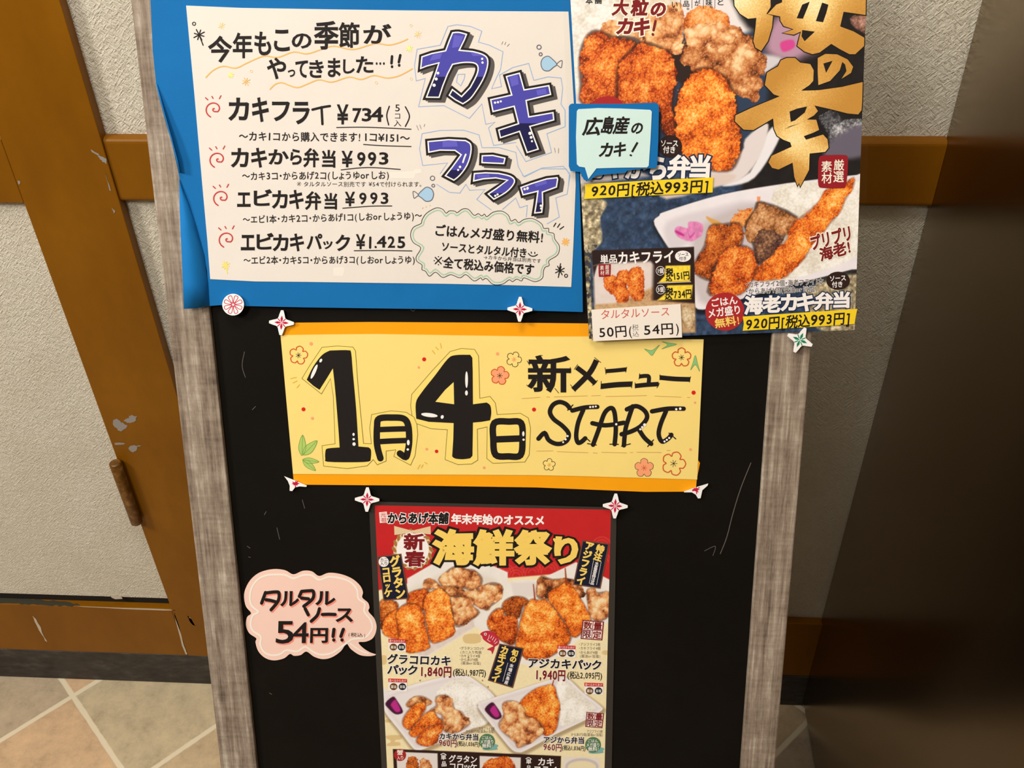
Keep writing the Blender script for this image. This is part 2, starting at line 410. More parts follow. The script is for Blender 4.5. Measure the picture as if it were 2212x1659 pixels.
    def V(s, txt, a, b, w, m, layer, bold=0.0, h=None, outline=None, ob=0.08):
        "a column of characters, the first centred on a, the last on b"
        n = len(txt); dx, dy = (b[0] - a[0]) / max(1, n - 1), (b[1] - a[1]) / max(1, n - 1)
        L = math.hypot(dx, dy); up = (-dx / L, -dy / L); ri = (-up[1], up[0]); h = h or w
        for i, c in enumerate(txt):
            ch = {'ー': '｜'}.get(c, c); g = 0.7 if c in SMALL else 1.0
            ex = (ri[0] * w * g, ri[1] * w * g); ey = (up[0] * h * g, up[1] * h * g)
            if outline: s.put(ch, a[0] + dx * i, a[1] + dy * i, ex, ey, outline, layer, bold + ob)
            s.put(ch, a[0] + dx * i, a[1] + dy * i, ex, ey, m, layer + 1, bold)
    def build(s, name, parent):
        return link_mesh(name, s.v, s.f, [ink(n) for n in s.names], parent, s.mi)

def fr(ox, oy, k): return lambda *p: [(ox + x * k, oy + y * k) for x, y in p]
def f1(ox, oy, k): return lambda x, y: (ox + x * k, oy + y * k)
# reading frames: enlarged windows of the photo from which outlines were measured
kA, kB, kD, kE, kF, kG, kH, kI = 0.24412, 0.24412, 0.25316, 0.20492, 0.27125, 0.25316, 0.24113, 0.26221
A, Bq, D, Eq, Fq, G, H, I = fr(380, 0, kA), fr(420, 380, kB), fr(880, 0, kD), fr(860, 360, kE), fr(560, 640, kF), fr(1040, 700, kG), fr(500, 1040, kH), fr(780, 1060, kI)
R1, R2, R3, R4 = fr(1220, 0, .24113), fr(1540, 0, .25316), fr(1240, 380, .21695), fr(1500, 380, .2291)
L1, L2, L3, L4 = fr(800, 1180, .18083), fr(1020, 1180, .18079), fr(800, 1440, .13201), fr(1030, 1440, .14014)

# ================================================================== SETTING
YF = 1.021                    # front of posts, rails and skirting
YW = 1.036                    # wallpaper behind them
YC = onwall(2123, 0, YW).x
XCAB = 0.388
wp, br = wallpaper(), brown_paint()
def moulding(name, x0, x1, yf, yb, z0, z1, r, m):
    "straight moulding, rounded along its two front edges"
    pr = [(yb, z0)] + [(yf + r - r * math.sin(t), z0 + r - r * math.cos(t)) for t in np.linspace(0, math.pi / 2, 5)] + [(yf + r - r * math.cos(t), z1 - r + r * math.sin(t)) for t in np.linspace(0, math.pi / 2, 5)] + [(yb, z1)]
    n = len(pr); vs_ = [(x, y, z) for x in (x0, x1) for y, z in pr]
    o = link_mesh(name, vs_, [(i, (i + 1) % n, (i + 1) % n + n, i + n) for i in range(n)] + [tuple(range(n))[::-1], tuple(range(n, 2 * n))], m); return structure(o)
o = structure(box('floor', (-2.2, -1.6, -0.05), (1.6, YW + 0.1, 0.0), tile_floor()))
structure(box('wall_back', (-2.2, YW, 0.0), (1.6, YW + 0.1, 2.7), wp))
structure(box('ceiling', (-2.2, -1.6, 2.7), (1.6, YW + 0.1, 2.75), mat('white_ceiling', (225, 215, 200), 0.8)))
post = structure(box('trim_1', (-0.6415, YF, 0.079), (-0.527, YW, 2.4), br, bev=0.0012))
moulding('trim_2', -0.5268, XCAB - 0.0002, YF + 0.003, YW, 0.9352, 1.0145, 0.006, br)
structure(box('trim_3', (-1.9, YF + 0.0004, 0.9345), (-0.6417, YW, 1.0145), br, bev=0.0012))
ZL = onwall(370, 1317, YF).z
YP = YF + 0.0095
ZP = onwall(361, 1293, YP).z
low = structure(box('trim_4', (-1.9, YF + 0.0004, 0.079), (-0.6417, YW, ZL), br, bev=0.0015))
moulding('trim_5', -0.5268, XCAB - 0.0002, YF + 0.002, YW, 0.079, 0.212, 0.0015, br)
sk = mat('black_vinyl_skirting', (58, 52, 46), 0.5)
n_ = nn(sk, 'ShaderNodeTexNoise', Scale=30.0, Detail=6.0, Roughness=0.7); lk(sk, coords(sk, (1, 1, 2)), n_.inputs['Vector'])
lk(sk, ramp(sk, n_.outputs['Fac'], [(0.35, (42, 37, 32)), (0.55, (60, 54, 48)), (0.75, (86, 79, 71))]).outputs[0], bsdf(sk).inputs['Base Color'])
moulding('baseboard_back', -1.9, XCAB - 0.0002, YF, YW, 0.0, 0.0788, 0.0015, sk)
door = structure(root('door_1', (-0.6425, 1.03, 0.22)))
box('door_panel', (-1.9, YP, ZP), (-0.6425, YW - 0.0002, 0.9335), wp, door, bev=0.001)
box('gap_shade_strip', (-1.9, YP + 0.003, ZL), (-0.6425, YW - 0.0002, ZP - 0.0003), mat('painted_gap_shade', (34, 28, 22), 0.9), door)  # dark strip painting in the shade of the gap below the panel
# barrel hinge on the panel's edge
ha, hb = onwall(247, 1000, YF - 0.010), onwall(297, 1131, YF - 0.010)
def tube(name, a, b, r, m, parent, n=24):
    a, b = Vector(a), Vector(b); d = (b - a).normalized(); x = d.orthogonal().normalized(); y = d.cross(x)
    prof = [(0.0, r * 0.82), (0.0015, r), (1.0, r), (1.0, r * 0.82)]; L = (b - a).length; vs_ = []; fs = []
    for t, rr in ((0, r * .8), (0.002, r), (L - 0.002, r), (L, r * .8)):
        vs_ += [a + d * t + (x * math.cos(q) + y * math.sin(q)) * rr for q in (2 * math.pi * i / n for i in range(n))]
    for k in range(3):
        fs += [(k * n + i, k * n + (i + 1) % n, (k + 1) * n + (i + 1) % n, (k + 1) * n + i) for i in range(n)]
    fs += [tuple(range(n))[::-1], tuple(range(3 * n, 4 * n))]
    o = link_mesh(name, vs_, fs, m, parent)
    for p in o.data.polygons: p.use_smooth = len(p.vertices) == 4
    return o
hm = mat('worn_brown_hinge', (120, 78, 22), 0.4, 0.3, 0.5)
n_ = nn(hm, 'ShaderNodeTexNoise', Scale=120.0, Detail=5.0); lk(hm, coords(hm), n_.inputs['Vector'])
lk(hm, ramp(hm, n_.outputs['Fac'], [(0.35, (92, 58, 16)), (0.55, (124, 80, 24)), (0.75, (150, 112, 60))]).outputs[0], bsdf(hm).inputs['Base Color'])
hx = -0.6405
hinge = tube('hinge', (hx, YF - 0.0086, ha.z), (hx, YF - 0.0086, hb.z), 0.0085, hm, door)
hinge['label'] = 'worn brown barrel hinge'
def wallpatch(name, pts, Y, m, parent, th=0.0004):
    fl, tr = tess(pts); n = len(fl)
    vs_ = [onwall(x, y, Y - th) for x, y in fl] + [onwall(x, y, Y) for x, y in fl]
    return link_mesh(name, vs_, list(tr) + [(i, (i + 1) % n, (i + 1) % n + n, i + n) for i in range(n)], m, parent)
chipm, chipw = mat('chipped_primer', (150, 140, 130), 0.7), mat('chipped_white', (200, 184, 160), 0.7)
def ragged(pts, amp, seed, n=3):
    r = random.Random(seed); return [(x + r.uniform(-amp, amp), y + r.uniform(-amp, amp)) for x, y in sm(pts, n)]
for i, (pts, am) in enumerate((([(243, 912), (252, 905), (262, 912), (270, 916), (276, 920), (268, 926), (262, 932), (252, 926)], 1.6), ([(268, 908), (278, 902), (284, 897), (295, 900), (290, 912), (278, 914), (272, 912)], 1.6),
            ([(248, 957), (258, 956), (270, 958), (262, 961), (250, 961)], .5), ([(278, 968), (286, 962), (296, 965), (293, 974), (284, 977)], 1.4), ([(296, 963), (306, 962), (300, 965)], .5),
            ([(196, 322), (205, 328), (214, 334), (212, 336), (202, 331)], .8), ([(212, 336), (222, 338), (229, 343), (230, 354), (222, 349), (215, 343)], 1.6), ([(38, 391), (44, 392), (43, 398), (39, 397)], .6), ([(228, 372), (236, 402), (240, 412), (236, 408)], 1.0), ([(242, 448), (248, 456), (246, 462)], 1.0))):
    wallpatch('paint_chip', ragged(pts, am, i), YF, chipm, post)
for i, (pts, am) in enumerate((([(70, 1330), (82, 1345), (96, 1375), (101, 1388), (94, 1378), (80, 1352)], 1.2), ([(168, 1309), (230, 1312), (300, 1314), (370, 1317), (372, 1319), (300, 1316.5), (200, 1312)], .5), ([(376, 1322), (386, 1352), (398, 1395), (404, 1412), (398, 1408), (384, 1360)], .8), ([(405, 1330), (414, 1338), (422, 1352), (412, 1346)], 1.2), ([(240, 1286), (262, 1290), (262, 1294), (244, 1293)], .6))):
    wallpatch('scuff_mark', ragged(pts, am, i + 40), YF + 0.0004, chipw, low if pts[0][0] < 370 else post)
def onledge(px, py):
    d = ray(px, py); return CAM + d * ((ZL + 0.0003 - CAM.z) / d.z)
grime = ragged([(-30, 1288), (0, 1291), (40, 1292), (90, 1296), (130, 1299), (172, 1306), (160, 1309), (120, 1308), (70, 1306), (30, 1304), (-30, 1302)], 1.6, 9, 5)
fl, tr_ = tess(grime)
link_mesh('grime_patch', [onledge(x, y) for x, y in fl], tr_, mat('black_grime', (58, 54, 40), 0.8), low)

# ---- brushed metal cabinet standing against the wall on the right
cab = root('metal_cabinet', (XCAB + 0.3, 0.7, 0))
mt = brushed_metal()
box('body', (XCAB, 0.25, 0.012), (XCAB + 0.6, YW - 0.002, 2.0), mt, cab, bev=0.002)
box('door', (XCAB + 0.004, 0.222, 0.06), (XCAB + 0.596, 0.248, 1.985), mt, cab, bev=0.003)
box('handle', (XCAB + 0.05, 0.185, 0.9), (XCAB + 0.075, 0.222, 1.25), mat('dark_handle', (50, 46, 42), 0.4), cab, bev=0.004)
box('plinth', (XCAB + 0.01, 0.27, 0.0), (XCAB + 0.59, YW - 0.02, 0.0118), mat('cabinet_plinth', (40, 36, 32), 0.6), cab)
tag(cab, 'tall brushed dark metal cabinet standing against the wall right of the signboard', 'cabinet')

# ================================================================== SANDWICH BOARD
def bw(px, py): v = P(px, py) - OB; return v.dot(XB), v.dot(UB)
XL, XR = bw(375.6, 800)[0], bw(1747.5, 800)[0]
IL, IR = bw(455, 700)[0], bw(1663, 800)[0]
ZT, ZB = 1.34, 0.0
UT = (ZT - OB.z) / UB.z; U0 = (ZB - OB.z) / UB.z
sb = root('sandwich_board', OB + UB * U0)
gw = grey_wood()
ST = 0.018
for a, b in ((XL, IL), (IR, XR)):
    oriented('stile', OB, XB, UB, NB, (a, U0 + 0.007, -ST), (b, UT, 0.0), gw, sb, 0.0012)
oriented('rail', OB, XB, UB, NB, (IL, UT - 0.04, -ST), (IR, UT - 0.0005, -0.0005), gw, sb, 0.0012)
oriented('rail', OB, XB, UB, NB, (IL, U0 + 0.02, -ST), (IR, U0 + 0.06, -0.0005), gw, sb, 0.0012)
PH = -0.005                                                # face of the black panel, behind the stile fronts
pan = oriented('panel', OB, XB, UB, NB, (IL - 0.004, U0 + 0.05, -0.012), (IR + 0.004, UT - 0.035, PH), chalkboard(), sb)
# rear leg frame, opened towards the wall
top = OB + UB * UT - NB * 0.02
YR = YF - 0.035
rl = (Vector((top.x, YR, 0)) - top); rlu = rl.normalized(); rn = XB.cross(rlu)
for a, b in ((XL, XL + 0.035), (XR - 0.035, XR)):
    oriented('rear_leg', top, XB, rlu, rn, (a, 0.01, 0.0), (b, rl.length - 0.005, 0.016), gw, sb, 0.001)
oriented('rear_panel', top, XB, rlu, rn, (XL + 0.03, 0.02, 0.003), (XR - 0.03, rl.length - 0.07, 0.009), chalkboard(), sb)
oriented('rear_rail', top, XB, rlu, rn, (XL + 0.03, rl.length - 0.08, 0.0), (XR - 0.03, rl.length - 0.04, 0.016), gw, sb, 0.001)
for x in (XL + 0.08, XR - 0.08):
    oriented('hinge', OB, XB, UB, NB, (x - 0.02, UT - 0.003, -0.03), (x + 0.02, UT + 0.002, -0.002), mat('steel_hinge', (150, 150, 150), 0.35, 1.0), sb, 0.001)
tag(sb, 'sandwich board with weathered grey wood stiles and black panel, posters stuck all over it', 'signboard')
sa = Art(PH + 0.00005)
sa.stroke([(1622, 1000), (1600, 1055), (1583, 1110), (1570, 1160), (1556, 1196)], 1.8, 'scratch', 1); sa.build('scratch', sb)
for p in ([(528, 760), (523, 790), (530, 815)], [(545, 885), (552, 878)], [(575, 1105), (571, 1112)], [(653, 1080), (658, 1098)], [(598, 1140), (604, 1165)], [(886, 668), (893, 672), (899, 665)], [(534, 1180), (540, 1184)], [(537, 1203), (541, 1204)], [(1522, 1190), (1545, 1180), (1540, 1200)], [(582, 1497), (587, 1500)]):
    s1 = Art(PH + 0.00005); s1.stroke(p, 1.2, 'scratch', 1); s1.build('scratch', sb)
# ================================================================== HANDWRITTEN MENU POSTER
hp = root('handwritten_menu_poster', P(830, 668, 0.0005))
blue = paper('blue_craft_paper', (10, 104, 163), 0.3, 0.75, 10.0)
HB = 0.0006
slab('backing_sheet', [(322, -70), (1236, -70), (1240, 30), (1247, 240), (1253, 430), (1258, 600), (1259, 674), (1110, 670), (957, 668), (800, 666), (660, 664), (529, 661), (476, 659), (452, 661), (447, 584), (436, 535), (424, 490), (408, 440), (392, 400), (388, 388), (372, 300), (352, 240), (337, 180), (330, 110)], HB, HB + 0.0004, blue, hp)
def sheet3(name, rows, m, parent):
    "curling paper: rows of (x, y, height) points"
    vs_ = [P(x, y, h) for r in rows for x, y, h in r]; n = len(rows[0]); fs = []
    for i in range(len(rows) - 1):
        for j in range(n - 1): fs.append((i * n + j, i * n + j + 1, (i + 1) * n + j + 1, (i + 1) * n + j))
    o = link_mesh(name, vs_, fs, m, parent)
    for p in o.data.polygons: p.use_smooth = True
    s = o.modifiers.new('thickness', 'SOLIDIFY'); s.thickness = 0.0004; s.offset = 0
    return o
blue2 = paper('blue_craft_paper_lit', (18, 116, 180), 0.2, 0.75, 10.0)  # lighter copy of the blue paper: light caught by the fold, put into colour
sheet3('folded_edge', [[(337, 180, .0014), (338, 181, .0015), (339, 182, .0016)], [(346, 218, .0014), (350, 226, .003), (352, 232, .0045)], [(358, 262, .0013), (366, 284, .0045), (370, 296, .007)], [(372, 310, .0013), (379, 332, .005), (383, 345, .008)], [(386, 372, .0013), (387, 372, .0045), (388.5, 371, .007)]], blue2, hp)
sheet3('folded_edge', [[(387, 386, .0013), (387.5, 388, .0016), (388, 390, .0018)], [(388, 440, .006), (398, 432, .004), (408, 440, .0013)], [(390, 500, .009), (408, 494, .006), (424, 490, .0013)], [(393, 560, .011), (418, 560, .007), (441, 552, .0013)], [(395, 610, .011), (422, 614, .007), (449, 612, .0013)], [(397, 667, .010), (424, 666, .006), (452, 661, .0013)]], blue2, hp)
wpaper = paper('white_drawing_paper', (226, 214, 198), 0.22, 0.75, 9.0)
HW = HB + 0.0005
ws = slab('white_sheet', [(402, 12), (520, 17), (700, 20), (880, 22.5), (1060, 24), (1228, 25), (1240, 230), (1243.5, 400), (1239, 520), (1234, 620), (1100, 616), (957, 613), (800, 611), (664, 609), (552, 608), (454, 603), (448, 520), (437, 400), (420, 205)], HW, HW + 0.0003, wpaper, hp)
tp = mat('correction_tape', (233, 222, 205), 0.5)
for q in (Bq((1230, 815), (1322, 808), (1330, 840), (1315, 886), (1228, 884)), A((1890, 1525), (2105, 1515), (2110, 1500), (2170, 1495), (2172, 1530), (2120, 1540), (2110, 1580), (1900, 1578))):
    slab('correction_tape', q, HW + 0.0003, HW + 0.00036, tp, hp)
a = Art(HW + 0.0004)
for c, x, y, w_, h_ in (('今', 390, 435, 200, 225), ('年', 590, 402, 165, 215), ('も', 768, 385, 140, 200), ('こ', 937, 358, 130, 180), ('の', 1112, 362, 165, 125), ('季', 1330, 312, 205, 240), ('節', 1532, 310, 175, 215), ('が', 1782, 300, 235, 165),
                        ('や', 890, 605, 160, 180), ('っ', 1022, 648, 60, 60), ('て', 1112, 612, 105, 145), ('き', 1243, 610, 120, 150), ('ま', 1400, 598, 105, 160), ('し', 1530, 588, 95, 120), ('た', 1670, 572, 145, 140), ('…', 1808, 562, 75, 16)):
    (X, Y), = A((x, y)); a.B(c, X, Y, w_ * kA, h_ * kA, 'black', 2, 0.026)
for p in ([(1912, 498), (1907, 560)], [(1912, 588), (1912, 592)], [(1985, 488), (1972, 550)], [(1975, 575), (1975, 580)]):
    a.stroke(A(*p), 5.4, 'black', 2)
# rows of the menu: dish names in marker
def row(f, k, items, bold=0.03):
    for c, x, y, w_, h_ in items:
        (X, Y), = f((x, y)); a.B(c, X, Y, w_ * k, h_ * k, 'black', 2, bold * (0.75 if ord(c) < 256 else 1))
row(A, kA, [('カ', 555, 965, 168, 190), ('キ', 747, 970, 138, 205), ('フ', 928, 985, 145, 160), ('ラ', 1108, 1000, 138, 185), ('¥', 1475, 1012, 95, 168), ('7', 1602, 1020, 72, 120), ('3', 1687, 1015, 76, 112), ('4', 1778, 1012, 98, 125)])
a.stroke(A((1208, 970), (1290, 950), (1362, 938)), 5.2, 'black', 2); a.stroke(A((1288, 948), (1292, 1020), (1296, 1098)), 5.2, 'black', 2)
row(A, kA, [('5', 1960, 955, 40, 60), ('コ', 1960, 1028, 46, 44), ('入', 1960, 1090, 66, 56)], 0.0)
a.stroke(A((1888, 940), (1865, 1020), (1882, 1105)), 2.6, 'black', 2); a.stroke(A((2030, 945), (2066, 1030), (2030, 1118)), 2.6, 'black', 2)
row(A, kA, [('カ', 565, 1395, 145, 160), ('キ', 735, 1395, 130, 165), ('か', 908, 1388, 168, 125), ('ら', 1062, 1388, 95, 130), ('弁', 1197, 1395, 130, 160), ('当', 1352, 1405, 112, 148), ('¥', 1515, 1407, 92, 138), ('9', 1640, 1408, 66, 118), ('9', 1735, 1406, 66, 116), ('3', 1838, 1402, 74, 104)])
row(Bq, kB, [('エ', 437, 210, 112, 118), ('ビ', 605, 192, 150, 138), ('カ', 755, 208, 128, 150), ('キ', 902, 208, 118, 160), ('弁', 1050, 218, 132, 155), ('当', 1206, 224, 106, 138), ('¥', 1376, 204, 82, 122), ('9', 1490, 200, 58, 98), ('9', 1587, 198, 58, 98), ('3', 1682, 198, 60, 96)])
row(Bq, kB, [('エ', 472, 590, 116, 126), ('ビ', 625, 578, 140, 138), ('カ', 762, 590, 128, 140), ('キ', 907, 588, 116, 148), ('パ', 1062, 580, 130, 128), ('ッ', 1180, 612, 78, 66), ('ク', 1312, 592, 120, 136), ('¥', 1470, 582, 76, 126), ('4', 1656, 582, 78, 98), ('2', 1742, 585, 58, 96), ('5', 1830, 588, 62, 98)])
a.stroke(Bq((1556, 545), (1554, 635)), 4.8, 'black', 2); a.stroke(Bq((1602, 628), (1604, 630)), 4.6, 'black', 2)
a.T('～カキ1コから購入できます!', *A((555, 1205), (1640, 1215)), 84 * kA, 'black', 2, 0.016, jit=.04)
a.T('1コ¥151～', *A((1660, 1212), (2070, 1222)), 84 * kA, 'black', 2, 0.016, jit=.04)
a.T('～カキ3コ・からあげ2コ(しょうゆorしお)', *A((585, 1558), (1890, 1548)), 74 * kA, 'black', 2, 0.014, jit=.05)
a.T('タルタルソース別売です ¥54で付けられます。', *Bq((962, 72), (2040, 74)), 46 * kB, 'thin', 2, 0, jit=.05)
a.T('～エビ1本・カキ2コ・からあげ1コ(しおorしょうゆ)～', *Bq((425, 386), (2015, 350)), 72 * kB, 'black', 2, 0.014, jit=.05)
a.T('～エビ2本・カキ5コ・からあげ3コ(しおorしょうゆ)', *Bq((432, 746), (1955, 740)), 72 * kB, 'black', 2, 0.014, jit=.05)
for f, p in ((A, [(1422, 1128), (1700, 1126), (2080, 1143)]), (A, [(1660, 1278), (1850, 1290), (2080, 1296)]), (A, [(1462, 1503), (1700, 1482), (1985, 1499)]), (Bq, [(1313, 286), (1560, 268), (1746, 266)]), (Bq, [(1414, 662), (1680, 660), (1924, 664)])):
    a.stroke(f(*p), 2.0, 'black', 2)
# wavy orange underlines
a.stroke(A((265, 685), (330, 622), (420, 586), (530, 602), (640, 552), (780, 496), (900, 508), (1040, 460), (1160, 476), (1290, 436), (1400, 408), (1560, 438), (1700, 402), (1780, 384), (1880, 398), (1970, 380), (2050, 346)), 2.6, 'orange', 1)
a.stroke(A((832, 790), (880, 745), (940, 732), (1010, 758), (1080, 774), (1160, 745), (1265, 706), (1380, 726), (1530, 682), (1640, 702), (1750, 668), (1870, 690), (1980, 668), (2092, 608)), 2.6, 'orange', 1)
# red spirals with three rays
for f, k, x, y in ((A, kA, 340, 965), (A, kA, 374, 1410), (Bq, kB, 243, 192), (Bq, kB, 292, 560)):
    (X, Y), = f((x, y))
    sp = []
    for i in range(30):
        t = i / 29; an = 2.0 + t * 8.6; rr = (4.5 + 78 * (1 - t)) * k * (0.8 if t > .6 else 1)
        sp.append((X + rr * math.cos(an) * 1.0, Y + rr * math.sin(an) * 0.92))
    a.stroke(sp, 2.8, 'red', 2, n=2)
    for dx, dy, ex, ey in ((-78, -100, -58, -82), (-22, -112, -12, -95), (58, -118, 44, -92)):
        a.stroke([(X + dx * k, Y + dy * k), (X + ex * k, Y + ey * k)], 2.4, 'red', 2)
def burst(f, k, x, y, r, m, w_=1.4, n=4, tail=None):
    (X, Y), = f((x, y))
    for i in range(n):
        an = math.pi * i / n + 0.3; rr = r * k * (1 if i % 2 else .85)
        a.stroke([(X - rr * math.cos(an), Y - rr * math.sin(an)), (X + rr * math.cos(an), Y + rr * math.sin(an))], w_, m, 2)
    if tail: a.stroke([(X, Y), *f(tail)], w_, m, 2)
burst(A, kA, 205, 308, 52, 'black', 2.4, 4, (240, 400)); burst(A, kA, 405, 228, 32, 'paleorange', 1.2); burst(A, kA, 2140, 305, 36, 'paleorange', 1.2); burst(A, kA, 622, 722, 38, 'orange', 1.4)
burst(A, kA, 2065, 430, 30, 'paleyellow', 2.0); burst(A, kA, 485, 665, 26, 'paleyellow', 2.0); burst(Bq, kB, 275, 790, 36, 'bananay', 2.6, 4, (290, 862)); burst(Eq, kE, 1765, 792, 40, 'orange', 2.8)
burst(Eq, kE, 1705, 1095, 52, 'black', 2.2, 4, (1688, 1168)); a.stroke(Eq((1712, 1022), (1700, 1080)), 2.2, 'black', 2)
def ring(f, k, x, y, r, m, w_): 
    (X, Y), = f((x, y)); a.stroke([(X + r * k * math.cos(t), Y + r * k * math.sin(t)) for t in np.linspace(0, 2 * math.pi, 13)[:-1]], w_, m, 2, closed=True, n=2)
ring(A, kA, 160, 210, 14, 'black', 1.8); ring(Eq, kE, 1770, 1150, 16, 'black', 2.0)
for x, y in ((668, 630), (1773, 733), (2082, 698), (2080, 225)): ring(A, kA, x, y, 11, 'paleorange', 0.8)
for p in ([(1640, 630), (1662, 595)], [(1680, 640), (1705, 602)], [(1705, 660), (1745, 632)]): a.stroke(Eq(*p), 2.2, 'black', 2)
for p in ([(255, 440), (262, 432)], [(292, 425), (298, 420)], [(332, 410), (338, 408)]): a.stroke(Eq(*p), 1.6, 'orange', 2)
for p in ([(805, 378), (815, 355)], [(830, 382), (840, 360)], [(852, 395), (870, 375)], [(78, 1070), (95, 1110)], [(105, 1065), (118, 1100)], [(148, 1060), (142, 1080)], [(1255, 1262), (1262, 1300)], [(1290, 1265), (1288, 1305)]): a.stroke(D(*p), 0.9, 'greytext', 2)
# fish and bubbles
def fish(f, k, x, y, r, sgn):
    (X, Y), = f((x, y)); c = lambda u, v: (X + sgn * u * r * k, Y + v * r * k)
    body = sm([c(-1, 0), c(-.75, -.7), c(-.1, -1), c(.5, -.6), c(1.05, .05), c(.6, .45), c(0, .9), c(-.7, .75)], 4)
    a.poly(body, 'skyfill', 1); a.stroke(body, 1.8, 'fishline', 2, smooth=False, closed=True)
    tl = sm([c(1.05, .05), c(1.45, -.35), c(1.75, -.4), c(1.7, .2), c(1.6, .5), c(1.3, .3)], 3); a.stroke(tl, 1.6, 'fishline', 2, smooth=False, closed=True)
fish(D, kD, 1205, 545, 66, 1); fish(Bq, kB, 2050, 165, 66, -1)
ring(D, kD, 1123, 402, 18, 'fishline', 2); ring(D, kD, 1137, 463, 13, 'fishline', 2); ring(Eq, kE, 362, 122, 23, 'fishline', 1.8); ring(Eq, kE, 370, 200, 15, 'fishline', 1.8)
# big hand-drawn letters
SW = [
 (D, sm([(372, 262), (440, 256), (530, 280)], 3, False) + [(505, 345), (472, 412)] + sm([(560, 420), (640, 442), (690, 475), (706, 525), (695, 600), (660, 690), (600, 790), (545, 860), (474, 908)], 3, False) + [(400, 868), (332, 818), (378, 735), (460, 798)] + sm([(520, 735), (570, 640), (584, 580), (560, 555), (480, 552), (398, 566)], 3, False) + [(360, 640), (320, 740), (284, 850), (135, 848), (170, 755), (208, 660), (244, 560), (170, 582), (92, 612), (106, 470), (205, 437), (312, 416), (340, 340)], 655),
 (D, [(820, 640), (970, 600), (1010, 745), (1222, 708), (1245, 820), (1035, 872), (1052, 975), (1260, 938), (1270, 1037), (1070, 1092), (1142, 1285), (1010, 1325), (945, 1145), (780, 1200), (756, 1096), (925, 1042), (897, 930), (715, 976), (688, 835), (866, 796)], 1052),
 (D, [(155, 1190), (350, 1172)] + sm([(500, 1180), (556, 1220), (560, 1310), (525, 1420), (460, 1510), (398, 1560)], 3, False) + [(294, 1506), (370, 1410), (432, 1325), (400, 1302), (280, 1300), (165, 1322)], 1450),
 (D, [(620, 1310), (730, 1306), (856, 1334), (838, 1416), (616, 1406)], 2000),
 (Eq, [(782, 50), (920, 40)] + sm([(1060, 46), (1190, 78), (1248, 130), (1235, 200), (1150, 290), (1005, 372)], 3, False) + [(912, 285), (1030, 205), (1112, 152), (1030, 142), (900, 152), (768, 182)], 280),
 (Eq, [(1265, 205), (1400, 155), (1560, 105), (1692, 90), (1706, 130), (1690, 232), (1545, 285), (1548, 400), (1535, 502), (1410, 516), (1430, 400), (1445, 290), (1300, 326)], 380)]
for f, pts, cut in SW:
    k = kD if f is D else kE
    p = f(*pts); (_, yc), = f((0, cut))
    a.poly([(x + 9.5, y + 6.5) for x, y in p], 'pencilgrey', 1); a.poly([(x + 5, y + 3.5) for x, y in p], 'pencilgrey', 2)
    a.poly(inset(p, -1.2), 'black', 3); a.poly(inset(p, 3.6), 'white', 4); b_ = inset(p, 6.4)
    a.poly(b_, 'indigo', 5); a.clip(b_, 'navy', 6, yc)
for f, p in ((D, [(400, 300), (480, 310), (440, 400), (380, 410)]), (D, [(215, 470), (300, 450), (280, 500), (190, 520)]), (D, [(540, 445), (600, 455), (640, 475), (560, 480)]), (D, [(870, 660), (940, 640), (950, 720), (890, 740)]), (D, [(1100, 770), (1180, 755), (1190, 800), (1110, 815)]), (D, [(300, 1205), (420, 1200), (430, 1250), (300, 1255)]), (Eq, [(830, 90), (960, 80), (970, 110), (840, 120)]), (Eq, [(1440, 180), (1560, 145), (1570, 180), (1450, 215)])):
    a.poly(f(*p), 'indigolight', 7)
for f, k, l in ((D, kD, [(638, 502, 10), (641, 534, 10), (261, 624, 12), (246, 674, 13), (228, 727, 14), (748, 876, 10), (773, 872, 10), (797, 865, 9), (1046, 1138, 14), (1056, 1172, 12), (1063, 1205, 9), (449, 1424, 11), (433, 1450, 9), (1000, 1614, 10), (1024, 1610, 10)]), (Eq, kE, [(1024, 307, 12), (1048, 293, 12), (1334, 237, 13), (1365, 225, 13), (1505, 412, 13), (1507, 441, 11)])):
    for x, y, r in l: (X, Y), = f((x, y)); a.ell(X, Y, r * k, r * k, 'white', 8, n=12)
a.stroke(D((498, 1318), (485, 1350), (474, 1385)), 3.6, 'white', 8)
# pale blue halo line round the letters
for f, pts in ((D, [(345, 225), (420, 210), (540, 225), (635, 265), (605, 358), (700, 385), (815, 440), (795, 590), (760, 660), (718, 757), (802, 738), (785, 640), (900, 575), (1035, 540), (1078, 685), (1200, 655), (1310, 665), (1325, 750), (1310, 888), (1345, 940), (1345, 1080), (1190, 1140), (1230, 1300), (1010, 1378), (930, 1245)]),
               (D, [(345, 225), (280, 385), (82, 420), (60, 560), (75, 690), (152, 668), (95, 910), (310, 900), (528, 1010), (635, 885), (668, 1060), (748, 1042), (692, 1090), (735, 1240), (925, 1215)]),
               (D, [(280, 1480), (342, 1390), (130, 1412), (103, 1270), (125, 1140), (280, 1112), (480, 1110), (610, 1150), (637, 1260), (780, 1258), (925, 1300), (945, 1420), (992, 1505), (1150, 1432), (1330, 1418), (1382, 1480), (1372, 1590)]),
               (Eq, [(405, 185), (540, 270), (650, 278), (714, 185), (752, 248), (915, 240), (828, 345), (980, 455)]), (Eq, [(1100, 450), (1240, 328), (1282, 432), (1362, 408), (1350, 530)]), (Eq, [(1310, 90), (1330, 108), (1500, 22), (1770, 22), (1812, 95), (1780, 290), (1660, 328), (1698, 530), (1570, 602)]),
               (D, [(430, 635), (490, 632), (485, 670), (455, 732), (418, 700), (430, 635)])):
    a.stroke(f(*pts), 1.5, 'skyline', 1, smooth=False)
